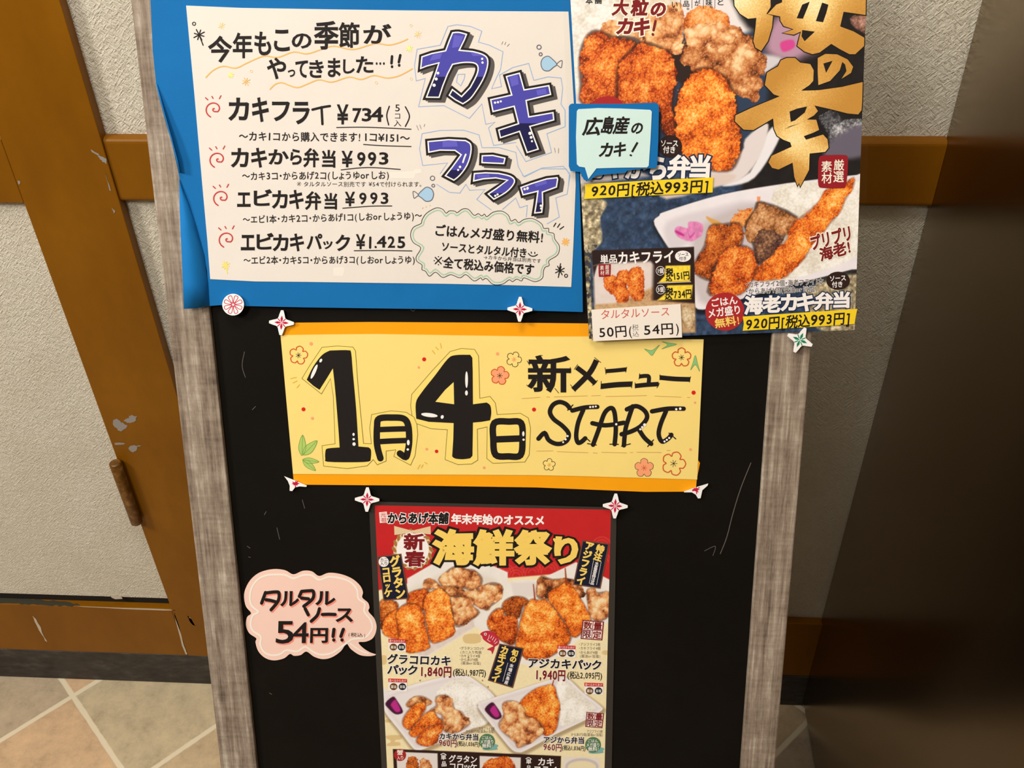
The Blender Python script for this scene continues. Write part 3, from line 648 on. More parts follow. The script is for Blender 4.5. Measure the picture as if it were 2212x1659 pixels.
# cloud with the note about rice and sauce
cl = [(240, 600), (252, 560), (300, 490), (400, 435), (470, 450), (505, 490), (540, 466), (600, 470), (620, 486), (680, 446), (740, 450), (800, 512), (845, 495), (880, 520), (910, 500), (935, 527), (1000, 480), (1090, 468), (1160, 510), (1190, 572), (1235, 555), (1270, 590), (1330, 555), (1420, 548), (1510, 600), (1535, 650), (1585, 650), (1588, 690), (1640, 705), (1652, 765), (1700, 840), (1680, 930), (1590, 990), (1592, 1040), (1550, 1060), (1532, 1100), (1520, 1175), (1440, 1212), (1330, 1172), (1300, 1205), (1250, 1185), (1205, 1212), (1170, 1192), (1100, 1238), (1000, 1240), (930, 1178), (890, 1195), (868, 1172), (800, 1205), (715, 1138), (650, 1172), (555, 1138), (470, 1168), (395, 1112), (330, 1155), (288, 1102), (250, 1085), (250, 1035), (200, 1000), (190, 950), (238, 856), (160, 800), (130, 720), (160, 640)]
def scallop(pts, n=4):
    out = []
    N = len(pts); cxm = sum(p[0] for p in pts) / N; cym = sum(p[1] for p in pts) / N
    return sm(pts, n)
a.stroke(scallop(Eq(*cl)), 1.3, 'black', 2, smooth=False, closed=True)
gi = inset(Eq(*cl), 5.0); a.stroke(gi, 2.2, 'green', 1, smooth=True, closed=True, n=3)
a.T('ごはんメガ盛り無料!', *Eq((378, 668), (1540, 748)), 118 * kE, 'black', 3, 0.026, jit=.03)
a.T('ソースとタルタル付き', *Eq((452, 840), (1362, 912)), 98 * kE, 'black', 3, 0.026, jit=.04)
a.stroke(Eq((1372, 915), (1400, 940), (1440, 942), (1468, 925)), 2.2, 'black', 3); a.stroke(Eq((1402, 900), (1405, 912)), 2.2, 'black', 3); a.stroke(Eq((1440, 902), (1440, 915)), 2.2, 'black', 3)
a.T('→カキから弁当は別売です', *Eq((895, 952), (1508, 995)), 44 * kE, 'thin', 3, 0, jit=.05)
a.T('全て税込み価格です', *Eq((476, 1008), (1435, 1085)), 116 * kE, 'black', 3, 0.028, jit=.03)
for f, k, x, y, r, w_ in ((Eq, kE, 424, 990, 42, 2.4), (Bq, kB, 925, 70, 16, 1.0)):
    (X, Y), = f((x, y)); r *= k
    a.stroke([(X - r * .8, Y - r * .8), (X + r * .7, Y + r * .8)], w_, 'black', 3); a.stroke([(X + r * .8, Y - r * .8), (X - r * .8, Y + r * .8)], w_, 'black', 3)
    for dx, dy in ((0, -1), (0, 1), (-1.05, 0), (1.05, 0)): a.stroke([(X + dx * r, Y + dy * r), (X + dx * r + .3, Y + dy * r + .3)], w_, 'black', 3)
a.build('lettering', ws)
tag(hp, 'handwritten oyster menu on white sheet backed with blue paper, taped across the signboard top', 'poster')

# ================================================================== YELLOW DATE BANNER
HY = PH + 0.0006
bn = root('date_banner', P(1060, 1050, HY))
slab('backing_sheet', [(601, 699), (640, 697), (800, 695.5), (1160, 697.5), (1300, 699), (1330, 720), (1512, 1000), (1505, 1037), (1503, 1058), (1491, 1062), (1394, 1062.5), (1160, 1053), (900, 1049), (652, 1047), (635, 1046), (633, 1024), (606, 724)], HY, HY + 0.0003, paper('orange_paper', (250, 160, 8), 0.15, 0.7), bn)
ys = slab('yellow_sheet', [(606, 724), (700, 722.5), (815, 721.5), (1000, 724.5), (1160, 727), (1270, 727), (1400, 733), (1520, 733), (1513, 880), (1506, 1036), (1268, 1029), (1160, 1026.5), (1000, 1025.5), (858, 1025), (633, 1024), (619, 870)], HY + 0.0005, HY + 0.0008, paper('yellow_paper', (252, 215, 122), 0.15, 0.7), bn)
a = Art(HY + 0.0009)
one = sm([(378, 665), (430, 560), (500, 468), (562, 432)], 4, False) + sm([(640, 429), (712, 430), (732, 450), (745, 600), (772, 900), (790, 1196)], 3, False) + sm([(870, 1203), (890, 1225), (888, 1290), (870, 1316), (740, 1322), (545, 1318), (526, 1295), (527, 1235), (545, 1212), (640, 1204)], 3, False) + [(632, 1080), (612, 830), (598, 680), (586, 574), (540, 650), (480, 745), (430, 712)]
four = sm([(1250, 975), (1247, 850), (1290, 770), (1400, 630), (1500, 500), (1560, 469), (1680, 466)], 4, False) + [(1697, 490), (1700, 600), (1702, 860)] + sm([(1810, 846), (1840, 870), (1848, 930), (1838, 988)], 3, False) + [(1770, 1000), (1702, 1006), (1698, 1270)] + sm([(1680, 1290), (1620, 1298), (1560, 1292), (1536, 1275)], 3, False) + [(1545, 1140), (1548, 1010), (1350, 1000)]
a.poly(Fq(*one), 'black', 3); a.poly(Fq(*four), 'black', 3, holes=[Fq((1548, 683), (1552, 860), (1402, 840), (1480, 745))])
a.stroke(Fq((965, 1290), (938, 1180), (938, 1040), (955, 975), (1060, 966), (1150, 975), (1186, 1030), (1194, 1150), (1182, 1240), (1165, 1280), (1120, 1252)), 52 * kF, 'black', 3)
a.stroke(Fq((950, 1062), (1060, 1058), (1180, 1055)), 44 * kF, 'black', 4); a.stroke(Fq((950, 1158), (1060, 1152), (1185, 1148)), 44 * kF, 'black', 4)
a.stroke(Fq((1872, 1010), (1990, 998), (2085, 1010), (2096, 1140), (2080, 1265), (1985, 1275), (1882, 1262), (1864, 1140)), 52 * kF, 'black', 3, closed=True)
a.stroke(Fq((1880, 1140), (2090, 1132)), 52 * kF, 'black', 4)
for p in ([(340, 655), (400, 555), (500, 406), (620, 396), (745, 404), (766, 435), (785, 700), (830, 1172), (893, 1175), (880, 1050), (895, 942), (1050, 912), (1170, 924), (1232, 962), (1255, 1020), (1262, 1100), (1240, 1270), (1205, 1345), (1072, 1275), (1088, 1222), (1010, 1232), (1010, 1312), (940, 1342), (908, 1300), (860, 1350), (700, 1372), (512, 1352), (500, 1190), (604, 1175), (590, 800), (568, 655), (495, 778), (340, 655)],
          [(1217, 950), (1205, 870), (1215, 780), (1380, 590), (1520, 440), (1610, 415), (1715, 424), (1746, 475), (1756, 812), (1838, 798), (1880, 850), (1894, 942), (2080, 932), (2142, 968), (2160, 1050), (2150, 1262), (2115, 1320), (1860, 1330), (1812, 1292), (1815, 1040), (1736, 1058), (1740, 1305), (1690, 1336), (1580, 1340), (1480, 1300), (1498, 1062), (1370, 1055), (1255, 1015)]):
    q = Fq(*p); a.stroke(q, 1.1, 'olive', 2, smooth=False)
    a.poly(q[:-1] if q[0] == q[-1] else q, 'bananay', 1)
for x, y, rx, ry, ro in ((490, 512, 10, 16, .5), (437, 600, 13, 62, .42), (751, 1100, 9, 12, 0), (752, 1138, 10, 9, 0), (755, 1177, 13, 14, 0), (1187, 1165, 11, 22, 0), (1183, 1220, 10, 9, 0), (1651, 664, 11, 66, 0), (1650, 770, 11, 20, 0), (1355, 946, 66, 16, .12), (1457, 961, 12, 15, .3), (2103, 1095, 9, 20, 0), (2105, 1142, 9, 9, 0)):
    (X, Y), = Fq((x, y)); a.ell(X, Y, rx * kF, ry * kF, 'white', 6, ro)
def flower(f, k, x, y, r, line, fill=None, ctr='black', w_=1.6, rot=0.2):
    (X, Y), = f((x, y)); pts = []
    for i in range(5):
        b = rot + i * 2 * math.pi / 5 - math.pi / 2
        for da, rr in ((-.62, .64), (-.42, .9), (0, 1.03), (.42, .9)): pts.append((X + r * k * rr * math.cos(b + da), Y + r * k * rr * math.sin(b + da)))
    c = sm(pts, 3)
    if fill: a.poly(c, fill, 1)
    a.stroke(c, w_, line, 2, smooth=False, closed=True)
    for i in range(7):
        t = i * 2 * math.pi / 7; e = (X + r * k * .3 * math.cos(t), Y + r * k * .3 * math.sin(t)); a.stroke([(X, Y), e], 0.9, ctr, 3)
flower(Fq, kF, 312, 470, 72, 'flowerred', None, 'black', 2.0); flower(Fq, kF, 1915, 632, 72, 'flowerred', 'coral', 'black', 1.8); flower(Fq, kF, 2028, 502, 60, 'black', None, 'coral', 1.1, .4)
flower(G, kG, 1707, 285, 80, 'flowerred', None, 'black', 2.2, 0); flower(G, kG, 577, 1200, 52, 'black', None, 'orange', 1.0, .1); flower(G, kG, 1388, 1228, 80, 'black', 'coral', 'flowerred', 0.9, 0); flower(G, kG, 1640, 1190, 100, 'flowerred', None, 'black', 2.2, .35)
for f, k, l, m in ((Fq, kF, [(1313, 502, 16), (352, 900, 16), (1412, 1235, 14), (2188, 902, 16)], 'dotred'), (G, kG, [(1810, 585, 18)], 'dotred'), (Fq, kF, [(413, 378, 14), (423, 972, 12), (1270, 566, 10), (1333, 1217, 11), (1790, 1365, 11), (1897, 458, 13)], 'coral'), (G, kG, [(1822, 670, 10), (1783, 1070, 12), (22, 1225, 10)], 'coral')):
    for x, y, r in l: (X, Y), = f((x, y)); a.ell(X, Y, r * k, r * k, m, 2, n=14)
def leaf(f, k, p0, p1, wd, fill='leaf', line='leafline'):
    (q0, q1) = f(p0, p1); d = np.array(q1) - q0; n_ = np.array((-d[1], d[0])) * wd; m_ = np.array(q0) + d * .5
    c = sm([q0, tuple(m_ + n_ - d * .1), q1, tuple(m_ - n_ - d * .1)], 5); a.poly(c, fill, 1); a.stroke(c, 1.0, line, 2, smooth=False, closed=True); a.stroke([q0, q1], 0.7, line, 3)
leaf(Fq, kF, (340, 1268), (345, 1105), .18); leaf(Fq, kF, (350, 1262), (460, 1150), .22); leaf(Fq, kF, (345, 1302), (475, 1318), .17); leaf(Fq, kF, (348, 1305), (448, 1388), .2)
for t_, b1, b2 in (((1455, 268), (1392, 212), (1518, 178)), ((1665, 172), (1540, 150), (1538, 212)), ((1825, 268), (1785, 392), (1862, 405))):
    (q0, q1, q2) = G(t_, b1, b2); mid = ((q1[0] + q2[0]) / 2 * .6 + q0[0] * .4, (q1[1] + q2[1]) / 2 * .6 + q0[1] * .4)
    c = [q0, q1, mid, q2]; c = sm([q0, ((q0[0] + q1[0]) / 2 * 1.0, (q0[1] + q1[1]) / 2), q1, mid, q2, ((q0[0] + q2[0]) / 2, (q0[1] + q2[1]) / 2)], 4)
    a.poly(c, 'leafteal', 1); a.stroke(c, 0.9, 'leafline', 2, smooth=False, closed=True)
for p in ([(1378, 432), (1398, 458)], [(1405, 405), (1424, 424)], [(1442, 375), (1450, 412)], [(250, 655), (295, 645)], [(268, 690), (300, 674)], [(300, 728), (320, 704)], [(1262, 1375), (1280, 1342)], [(1290, 1365), (1304, 1342)], [(1318, 1322), (1335, 1334)]):
    a.stroke(Fq(*p), 1.8, 'accent', 2)
(X, Y), = G((580, 425)); a.B('新', X, Y, 350 * kG, 300 * kG, 'black', 3, 0.028)
for p, w_ in (([(982, 308), (920, 420), (782, 560)], 46), ([(812, 370), (890, 430), (972, 508)], 42), ([(1062, 402), (1150, 395), (1236, 386)], 34), ([(1020, 532), (1150, 518), (1284, 512)], 46), ([(1346, 448), (1400, 442), (1428, 452), (1425, 515)], 34), ([(1312, 528), (1410, 518), (1512, 512)], 38), ([(1522, 456), (1650, 468), (1780, 472)], 40)):
    a.stroke(G(*p), w_ * kG, 'black', 3, cap=False)
for p in ([(965, 286), (1018, 328)], [(760, 518), (802, 576)], [(820, 346), (792, 386)], [(990, 480), (945, 524)], [(1055, 372), (1062, 428)], [(1240, 366), (1230, 412)], [(1022, 488), (1018, 554)], [(1288, 490), (1280, 545)], [(1310, 500), (1312, 548)], [(1518, 505), (1496, 545)], [(1522, 432), (1522, 476)], [(1784, 448), (1774, 496)], [(1350, 422), (1344, 470)], [(390, 315), (410, 350)], [(500, 268), (520, 268)], [(758, 370), (752, 418)], [(460, 572), (515, 558)], [(625, 548), (658, 588)], [(385, 520), (425, 548)]):
    a.stroke(G(*p), 1.3, 'black', 3)
WS = 38 * kG
for p in ([(752, 716), (720, 682), (665, 665), (610, 690), (584, 750), (615, 810), (690, 868), (742, 930), (735, 985), (690, 1018), (630, 1020), (572, 988), (538, 930), (486, 978)], [(775, 738), (880, 712), (988, 706)], [(868, 732), (825, 840), (808, 950), (822, 1010), (852, 1005), (885, 975)], [(952, 1030), (1000, 900), (1050, 760), (1106, 716), (1136, 760), (1146, 900), (1136, 1025)], [(946, 846), (1060, 864), (1215, 842)],
          [(1215, 1035), (1228, 900), (1260, 790), (1290, 702)], [(1240, 728), (1320, 700), (1392, 740), (1412, 800), (1360, 870), (1280, 915), (1195, 940)], [(1340, 895), (1390, 970), (1448, 1022)], [(1455, 745), (1590, 722), (1725, 722)], [(1575, 742), (1530, 850), (1512, 940), (1540, 1002), (1590, 980), (1620, 945)]):
    a.stroke(G(*p), WS, 'black', 3)
for p in ([(735, 735), (780, 690)], [(905, 1020), (980, 1032)], [(1095, 1025), (1168, 1026)], [(1195, 1042), (1270, 1022)], [(1418, 1045), (1468, 988)], [(1600, 930), (1658, 980)], [(885, 965), (925, 1000)]): a.stroke(G(*p), 2.2, 'black', 4)
for x, y, r in ((928, 708, 9), (952, 706, 9), (976, 703, 8), (735, 956, 9), (718, 984, 9), (697, 1008, 8), (1150, 855, 10), (1392, 860, 13), (1372, 880, 10), (1355, 898, 9), (1662, 727, 10), (1696, 722, 11), (1562, 1002, 9), (1582, 988, 9), (1602, 972, 9)):
    (X, Y), = G((x, y)); a.ell(X, Y, r * kG, r * kG, 'white', 6, n=12)
for p in ([(345, 636), (500, 625)], [(555, 622), (585, 624)], [(620, 622), (905, 612)], [(938, 612), (1015, 610)], [(1060, 618), (1410, 610)], [(1478, 614), (1705, 624)], [(1755, 626), (1778, 626)], [(470, 1085), (610, 1082)], [(645, 1088), (910, 1098)], [(952, 1100), (990, 1102)], [(1025, 1094), (1240, 1100)], [(1268, 1096), (1292, 1096)], [(1325, 1093), (1535, 1096)], [(1582, 1078), (1612, 1078)]):
    a.stroke(G(*p), 0.8, 'brownline', 2)
a.build('lettering', ys)
tag(bn, 'yellow new menu start date banner with orange edging across the black panel', 'banner')

# ================================================================== PINK SPEECH CLOUD
cc = root('speech_cloud_card', P(680, 1420, PH))
out = [(375, 785), (480, 795), (555, 832), (640, 800), (720, 805), (785, 847), (870, 818), (980, 830), (1080, 870), (1150, 930), (1178, 990), (1172, 1040), (1222, 1085), (1236, 1130), (1228, 1165), (1282, 1232), (1300, 1315), (1270, 1400), (1205, 1435), (1138, 1442), (1180, 1492), (1240, 1530), (1295, 1551), (1240, 1565), (1150, 1555), (1070, 1502), (1030, 1455), (980, 1520), (900, 1575), (820, 1592), (740, 1570), (672, 1524), (620, 1555), (560, 1562), (524, 1545), (470, 1585), (380, 1603), (300, 1580), (240, 1520), (215, 1440), (222, 1405), (160, 1360), (130, 1290), (140, 1215), (176, 1180), (130, 1120), (112, 1030), (130, 950), (180, 870), (260, 812)]
cd_ = slab('card', sm(H(*out), 4), PH + 0.0004, PH + 0.0012, paper('pink_card', (250, 206, 184), 0.1, 0.6), cc)
a = Art(PH + 0.0013)
inn = [(370, 835), (480, 838), (555, 868), (640, 840), (720, 842), (785, 882), (870, 856), (980, 868), (1070, 905), (1125, 970), (1138, 1050), (1195, 1095), (1190, 1165), (1245, 1240), (1262, 1310), (1225, 1375), (1180, 1402), (1090, 1412), (1055, 1430), (960, 1500), (890, 1540), (800, 1552), (730, 1525), (662, 1482), (600, 1520), (548, 1520), (490, 1512), (430, 1550), (350, 1555), (290, 1525), (258, 1460), (262, 1390), (195, 1340), (172, 1280), (192, 1200), (240, 1168), (180, 1110), (165, 1030), (185, 945), (235, 880), (300, 845)]
a.stroke(H(*inn), 4.0, 'pinkline', 1, closed=True); a.stroke(H((1062, 1450), (1150, 1512), (1225, 1542)), 3.0, 'pinkline', 1)
for dx, m, l in ((2.0, 'shadowcoral', 2), (0, 'black', 3)):
    for c, x, y, w_, h_ in (('ル', 522, 1050, 155, 125), ('ル', 842, 1045, 165, 115), ('ス', 1012, 1198, 142, 112), ('5', 478, 1352, 150, 195), ('4', 618, 1355, 138, 180), ('円', 785, 1380, 148, 125)):
        (X, Y), = H((x, y)); a.B(c, X + dx, Y + dx * 1.4, w_ * kH, h_ * kH, m, l, 0.014 if ord(c) < 256 else 0.036, 0, 0.03)
    s_ = 7.2
    for p in ([(305, 995), (270, 1090)], [(305, 1000), (390, 990), (425, 1000), (418, 1070), (355, 1150)], [(310, 1060), (350, 1066), (400, 1080)], [(628, 985), (608, 1030)], [(628, 985), (690, 980), (732, 985), (728, 1050), (648, 1118)], [(628, 1045), (690, 1052)], [(660, 1140), (688, 1195)], [(788, 1140), (768, 1200), (715, 1252)], [(815, 1192), (870, 1190), (928, 1192)], [(918, 1325), (910, 1388)], [(916, 1420), (917, 1421)], [(1002, 1325), (980, 1388)], [(990, 1420), (991, 1421)]):
        a.stroke([(x + dx, y + dx * 1.4) for x, y in H(*p)], s_, m, l)
a.T('(税込)', *H((1040, 1370), (1205, 1378)), 36 * kH, 'thin', 3)
a.build('lettering', cd_)
tag(cc, 'pink cloud shaped card for tartar sauce stuck left of the lower food poster', 'card')
# ================================================================== PRINTED PICTURES (ink laid down point by point on a fine grid of the sheet)
def hash2(i, j, s):
    v = np.sin(i * 127.1 + j * 311.7 + s * 74.7) * 43758.5453
    return v - np.floor(v)
def vnoise(X, Y, s):
    i, j = np.floor(X), np.floor(Y); u, v = X - i, Y - j; u = u * u * (3 - 2 * u); v = v * v * (3 - 2 * v)
    return (hash2(i, j, s) * (1 - u) + hash2(i + 1, j, s) * u) * (1 - v) + (hash2(i, j + 1, s) * (1 - u) + hash2(i + 1, j + 1, s) * u) * v
def fbm(X, Y, s, o=3):
    r = 0; a = 0.5; t = 0
    for k in range(o): r = r + a * vnoise(X, Y, s + k * 13); t += a; X = X * 2.03; Y = Y * 2.03; a *= 0.55
    return r / t
def worley(X, Y, s):
    i, j = np.floor(X), np.floor(Y); d = np.full(X.shape, 9.0)
    for a in (-1, 0, 1):
        for b in (-1, 0, 1):
            d = np.minimum(d, (i + a + hash2(i + a, j + b, s) - X) ** 2 + (j + b + hash2(i + a, j + b, s + 5) - Y) ** 2)
    return np.sqrt(d)
def smooth01(x): x = np.clip(x, 0, 1); return x * x * (3 - 2 * x)
class Picture:
    def __init__(s, quad, nx, ny, base):
        (ax, ay), (bx, by), (cx, cy), (dx, dy) = quad       # TL TR BR BL
        t, u = np.meshgrid(np.linspace(0, 1, nx), np.linspace(0, 1, ny)); s.nx, s.ny = nx, ny
        s.X = ((ax * (1 - t) + bx * t) * (1 - u) + (dx * (1 - t) + cx * t) * u).ravel()
        s.Y = ((ay * (1 - t) + by * t) * (1 - u) + (dy * (1 - t) + cy * t) * u).ravel()
        s.c = np.tile(np.array(base, float), (len(s.X), 1))
    def dist(s, pts, pad=3):
        p = np.array(pts, float); lo, hi = p.min(0) - pad, p.max(0) + pad
        ix = np.nonzero((s.X > lo[0]) & (s.X < hi[0]) & (s.Y > lo[1]) & (s.Y < hi[1]))[0]
        x, y = s.X[ix], s.Y[ix]; d = np.full(len(ix), 1e9); ins = np.zeros(len(ix), bool)
        for k in range(len(p)):
            a, b = p[k - 1], p[k]; e = b - a; L = e @ e + 1e-12
            h = np.clip(((x - a[0]) * e[0] + (y - a[1]) * e[1]) / L, 0, 1)
            d = np.minimum(d, (x - a[0] - e[0] * h) ** 2 + (y - a[1] - e[1] * h) ** 2)
            c = ((a[1] > y) != (b[1] > y)); 
            if abs(e[1]) > 1e-9: ins ^= c & (x < e[0] * (y - a[1]) / e[1] + a[0])
        d = np.sqrt(d); return ix, x, y, np.where(ins, d, -d)
    def put(s, ix, m, col): s.c[ix] += (np.asarray(col, float) - s.c[ix]) * np.clip(m, 0, 1)[:, None]
    def fill(s, pts, col, soft=0.8, al=1.0, grain=0, gs=4, seed=0, col2=None):
        ix, x, y, d = s.dist(pts, soft + 1); m = smooth01(0.5 + d / (2 * soft)) * al
        cc = np.tile(np.array(col, float), (len(ix), 1))
        if col2 is not None: cc += (np.array(col2, float) - cc) * smooth01((fbm(x / gs, y / gs, seed, 4) - 0.3) / 0.4)[:, None]
        if grain: cc *= (1 + (fbm(x / gs, y / gs, seed + 3) - 0.5) * 2 * grain)[:, None]
        s.put(ix, m, cc)
    def glow(s, pts, col, r, al=0.5):
        ix, x, y, d = s.dist(pts, r + 1); s.put(ix, smooth01(1 + d / r) * al, np.array(col, float))
    def crumb(s, pts, pal, cs=4.0, seed=1, edge=16, rough=3.0, ang=0.0, gl=0.5, dark=1.0, chunk=0.0):
        "breaded or battered piece: pal = dark, mid, light, crumb highlights"
        pts = list(pts); ix, x, y, d = s.dist(pts, rough + 2)
        chunk = chunk or (0.85 if pal in (KARA, KARAD) else 0.0); d = d + (fbm(x / (cs * .9), y / (cs * .9), seed + 7) - 0.5) * rough * 2.6 + (fbm(x / (cs * 3), y / (cs * 3), seed + 17, 2) - 0.5) * rough * (6 if chunk else 2)
        m = smooth01(0.5 + d / 1.6); cxy = np.array(pts).mean(0); ext = np.ptp(np.array(pts), 0).max() / 2
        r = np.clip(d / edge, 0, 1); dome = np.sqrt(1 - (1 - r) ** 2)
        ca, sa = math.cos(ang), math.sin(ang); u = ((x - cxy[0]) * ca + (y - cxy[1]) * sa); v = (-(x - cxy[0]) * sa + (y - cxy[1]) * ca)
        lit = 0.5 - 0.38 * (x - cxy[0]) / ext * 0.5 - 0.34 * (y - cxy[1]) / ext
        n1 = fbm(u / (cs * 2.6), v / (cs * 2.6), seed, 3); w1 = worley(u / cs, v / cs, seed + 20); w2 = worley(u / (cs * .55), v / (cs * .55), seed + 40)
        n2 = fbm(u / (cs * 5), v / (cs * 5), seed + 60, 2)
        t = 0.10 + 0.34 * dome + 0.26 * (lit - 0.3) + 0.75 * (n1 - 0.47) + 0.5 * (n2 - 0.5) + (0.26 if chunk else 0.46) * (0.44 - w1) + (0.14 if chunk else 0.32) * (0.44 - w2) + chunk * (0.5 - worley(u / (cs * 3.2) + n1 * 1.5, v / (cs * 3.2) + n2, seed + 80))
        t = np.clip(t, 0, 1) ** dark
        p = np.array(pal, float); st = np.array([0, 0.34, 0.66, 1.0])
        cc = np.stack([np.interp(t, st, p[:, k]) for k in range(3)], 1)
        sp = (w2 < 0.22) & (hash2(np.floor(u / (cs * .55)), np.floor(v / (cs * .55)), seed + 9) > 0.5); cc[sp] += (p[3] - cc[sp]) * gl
        s.put(ix, m, cc)
    def rice(s, pts, seed=3, k=1.0, cs=4.5):
        ix, x, y, d = s.dist(pts, 3); w = worley(x / cs + fbm(x / 9, y / 9, seed), y / cs, seed); n = fbm(x / 22, y / 22, seed + 2)
        t = np.clip(0.75 - 0.5 * w + 0.9 * (n - 0.5) + 0.25, 0, 1); a, b = np.array((198, 180, 152.)), np.array((250, 243, 230.))
        s.put(ix, smooth01(0.5 + d / 5), (a + (b - a) * t[:, None]) * k)
    def tray(s, pts, col=(240, 232, 226), rim=9, inner=(222, 212, 206)):
        s.glow([(x + 3, y + 4) for x, y in pts], (80, 70, 60), 10, 0.4); s.fill(pts, col, 1.2, 1, 0.02, 12)
        q = inset(pts, rim); ix, x, y, d = s.dist(q, 4); s.put(ix, smooth01(0.5 + d / 5), np.array(inner, float)); s.fill(inset(pts, rim * 1.9), (232, 222, 214), 5, 0.9)
    def build(s, name, h, parent):
        lc = s.c.clip(0, 255) / 255; lc = np.where(lc <= 0.04045, lc / 12.92, ((lc + 0.055) / 1.055) ** 2.4) / np.array(K)
        n = len(s.X); q = OB + NB * h - CAM; qn = q.dot(NB)
        D_ = np.outer((s.X - CX) / FPX, RT) - np.outer((s.Y - CY) / FPX, UP) + np.array(FW)
        W = np.array(CAM) + D_ * (qn / (D_ @ np.array(NB)))[:, None] - np.array(parent_origin(parent))
        me = bpy.data.meshes.new(name); i = np.arange((s.ny - 1) * (s.nx - 1)); r_, c_ = i // (s.nx - 1), i % (s.nx - 1); b = r_ * s.nx + c_
        F = np.stack([b + s.nx, b + s.nx + 1, b + 1, b], 1).astype(np.int32)
        me.vertices.add(n); me.vertices.foreach_set('co', W.astype(np.float32).ravel()); me.loops.add(F.size); me.loops.foreach_set('vertex_index', F.ravel())
        me.polygons.add(len(F)); me.polygons.foreach_set('loop_start', np.arange(0, F.size, 4, dtype=np.int32)); me.update(calc_edges=True)
        at = me.color_attributes.new('ink', 'FLOAT_COLOR', 'POINT'); at.data.foreach_set('color', np.concatenate([lc, np.ones((n, 1))], 1).astype(np.float32).ravel())
        o = bpy.data.objects.new(name, me); C.objects.link(o); o.parent = parent; me.materials.append(print_mat()); return o
FRY = [(112, 34, 8), (206, 78, 20), (242, 138, 50), (255, 210, 126)]
FRYD = [(80, 30, 10), (174, 74, 22), (224, 122, 44), (250, 188, 108)]
FRYB = [(140, 50, 12), (232, 100, 24), (255, 164, 60), (255, 226, 144)]
KARA = [(116, 54, 24), (208, 124, 68), (238, 178, 116), (250, 220, 168)]
KARAD = [(72, 34, 18), (172, 92, 44), (220, 148, 88), (250, 212, 156)]
CARROT = [(160, 66, 20), (226, 120, 44), (240, 164, 90), (250, 200, 140)]

# ================================================================== RIGHT PRINTED POSTER (laminated)
HR = 0.0018
rp = root('laminated_menu_poster', P(1560, 735, HR))
pq = [(1229, -60), (1873.5, -60), (1846, 713), (1272.5, 732)]
pic = Picture(pq, 440, 510, (46, 62, 84))
pic.fill([(1200, 360), (1900, 360), (1900, 760), (1200, 760)], (42, 58, 82), 1, 1, 0.35, 9, 2, (58, 76, 100))
# stone slabs at left edge and lower right corner
for q in (R3((60, 80), (110, 90), (240, 210), (330, 280), (260, 420), (280, 640), (190, 760), (160, 900), (170, 1200), (210, 1600), (120, 1640)), R4((1180, 900), (1560, 860), (1560, 1480), (1240, 1470), (1100, 1380), (1080, 1250), (1050, 1100), (1140, 1030))):
    pic.fill(sm(q, 3), (132, 116, 88), 3, 1, 0.5, 7, 5, (196, 178, 140))
ix, x, y, d = pic.dist(R3((60, 700), (200, 720), (220, 1600), (120, 1640))); k_ = fbm(x / 5, y / 9, 31); pic.put(ix, (k_ > 0.5) * 0.8, np.array((40, 44, 52.)))
# upper meal: rice and white box, dark slate behind the gold brush title
pic.fill([(1200, -80), (1500, -80), (1500, 60), (1340, 130), (1250, 250), (1200, 250)], (228, 206, 176), 12, 1, 0.12, 14, 3, (236, 220, 196)); pic.rice([(1225, -70), (1330, -70), (1330, 60), (1290, 110), (1262, 200), (1240, 190)], 7, 0.98, 7)
pic.fill([(1440, -80), (1620, -80), (1640, 60), (1560, 90), (1480, 60)], (236, 224, 216), 8)
pic.fill([(1238, 190), (1262, 220), (1300, 320), (1400, 380), (1250, 400), (1244, 220)], (222, 206, 196), 6)
pic.crumb(sm([(1478, 40), (1500, 18), (1530, 12), (1572, 30), (1570, 66), (1530, 72), (1482, 72)], 3), CARROT, 7, 2, 14, 3, 0.8)
pic.fill(sm([(1590, -80), (1900, -80), (1900, 360), (1640, 420), (1600, 402), (1640, 280), (1660, 200), (1648, 90), (1600, 40)], 3), (30, 26, 25), 10, 1, 0.25, 12, 8)
pic.fill(sm([(1662, 60), (1690, 30), (1760, 20), (1768, 100), (1740, 120), (1700, 135), (1655, 110)], 4), (196, 150, 168), 16, 0.95); pic.fill(sm([(1686, 92), (1712, 86), (1716, 102), (1692, 112)], 4), (214, 70, 140), 3)
pic.fill(sm([(1644, 118), (1690, 128), (1650, 160), (1640, 140)], 4), (214, 206, 204), 6)
pic.crumb(sm([(1836, 40), (1880, 30), (1880, 70), (1850, 62)], 3), [(60, 40, 34), (120, 80, 66), (170, 120, 100), (210, 160, 140)], 8, 4, 14, 2)
for q, s_ in (([(1770, 250), (1800, 238), (1822, 262), (1800, 290), (1780, 280)], 1), ([(1800, 270), (1850, 255), (1866, 270), (1840, 310), (1800, 320), (1786, 300)], 2)):
    pic.crumb(sm(q, 4), [(26, 26, 28), (70, 68, 70), (120, 116, 116), (220, 216, 214)], 7, s_, 12, 1.5, 0.6, 0.3)
pic.fill(sm([(1780, 318), (1860, 270), (1880, 330), (1800, 345)], 4), (104, 96, 108), 8)
pic.fill(sm([(1560, 400), (1620, 372), (1650, 300), (1672, 272), (1690, 280), (1668, 330), (1630, 384), (1590, 400)], 3), (238, 230, 226), 3)
pic.fill(sm([(1530, 372), (1600, 330), (1610, 300), (1650, 268), (1660, 278), (1640, 340), (1600, 388), (1545, 402), (1530, 400)], 3), (228, 214, 206), 3)
pic.fill(sm([(1440, 95), (1480, 90), (1520, 140), (1510, 172), (1470, 180), (1442, 140)], 3), (46, 32, 26), 5)
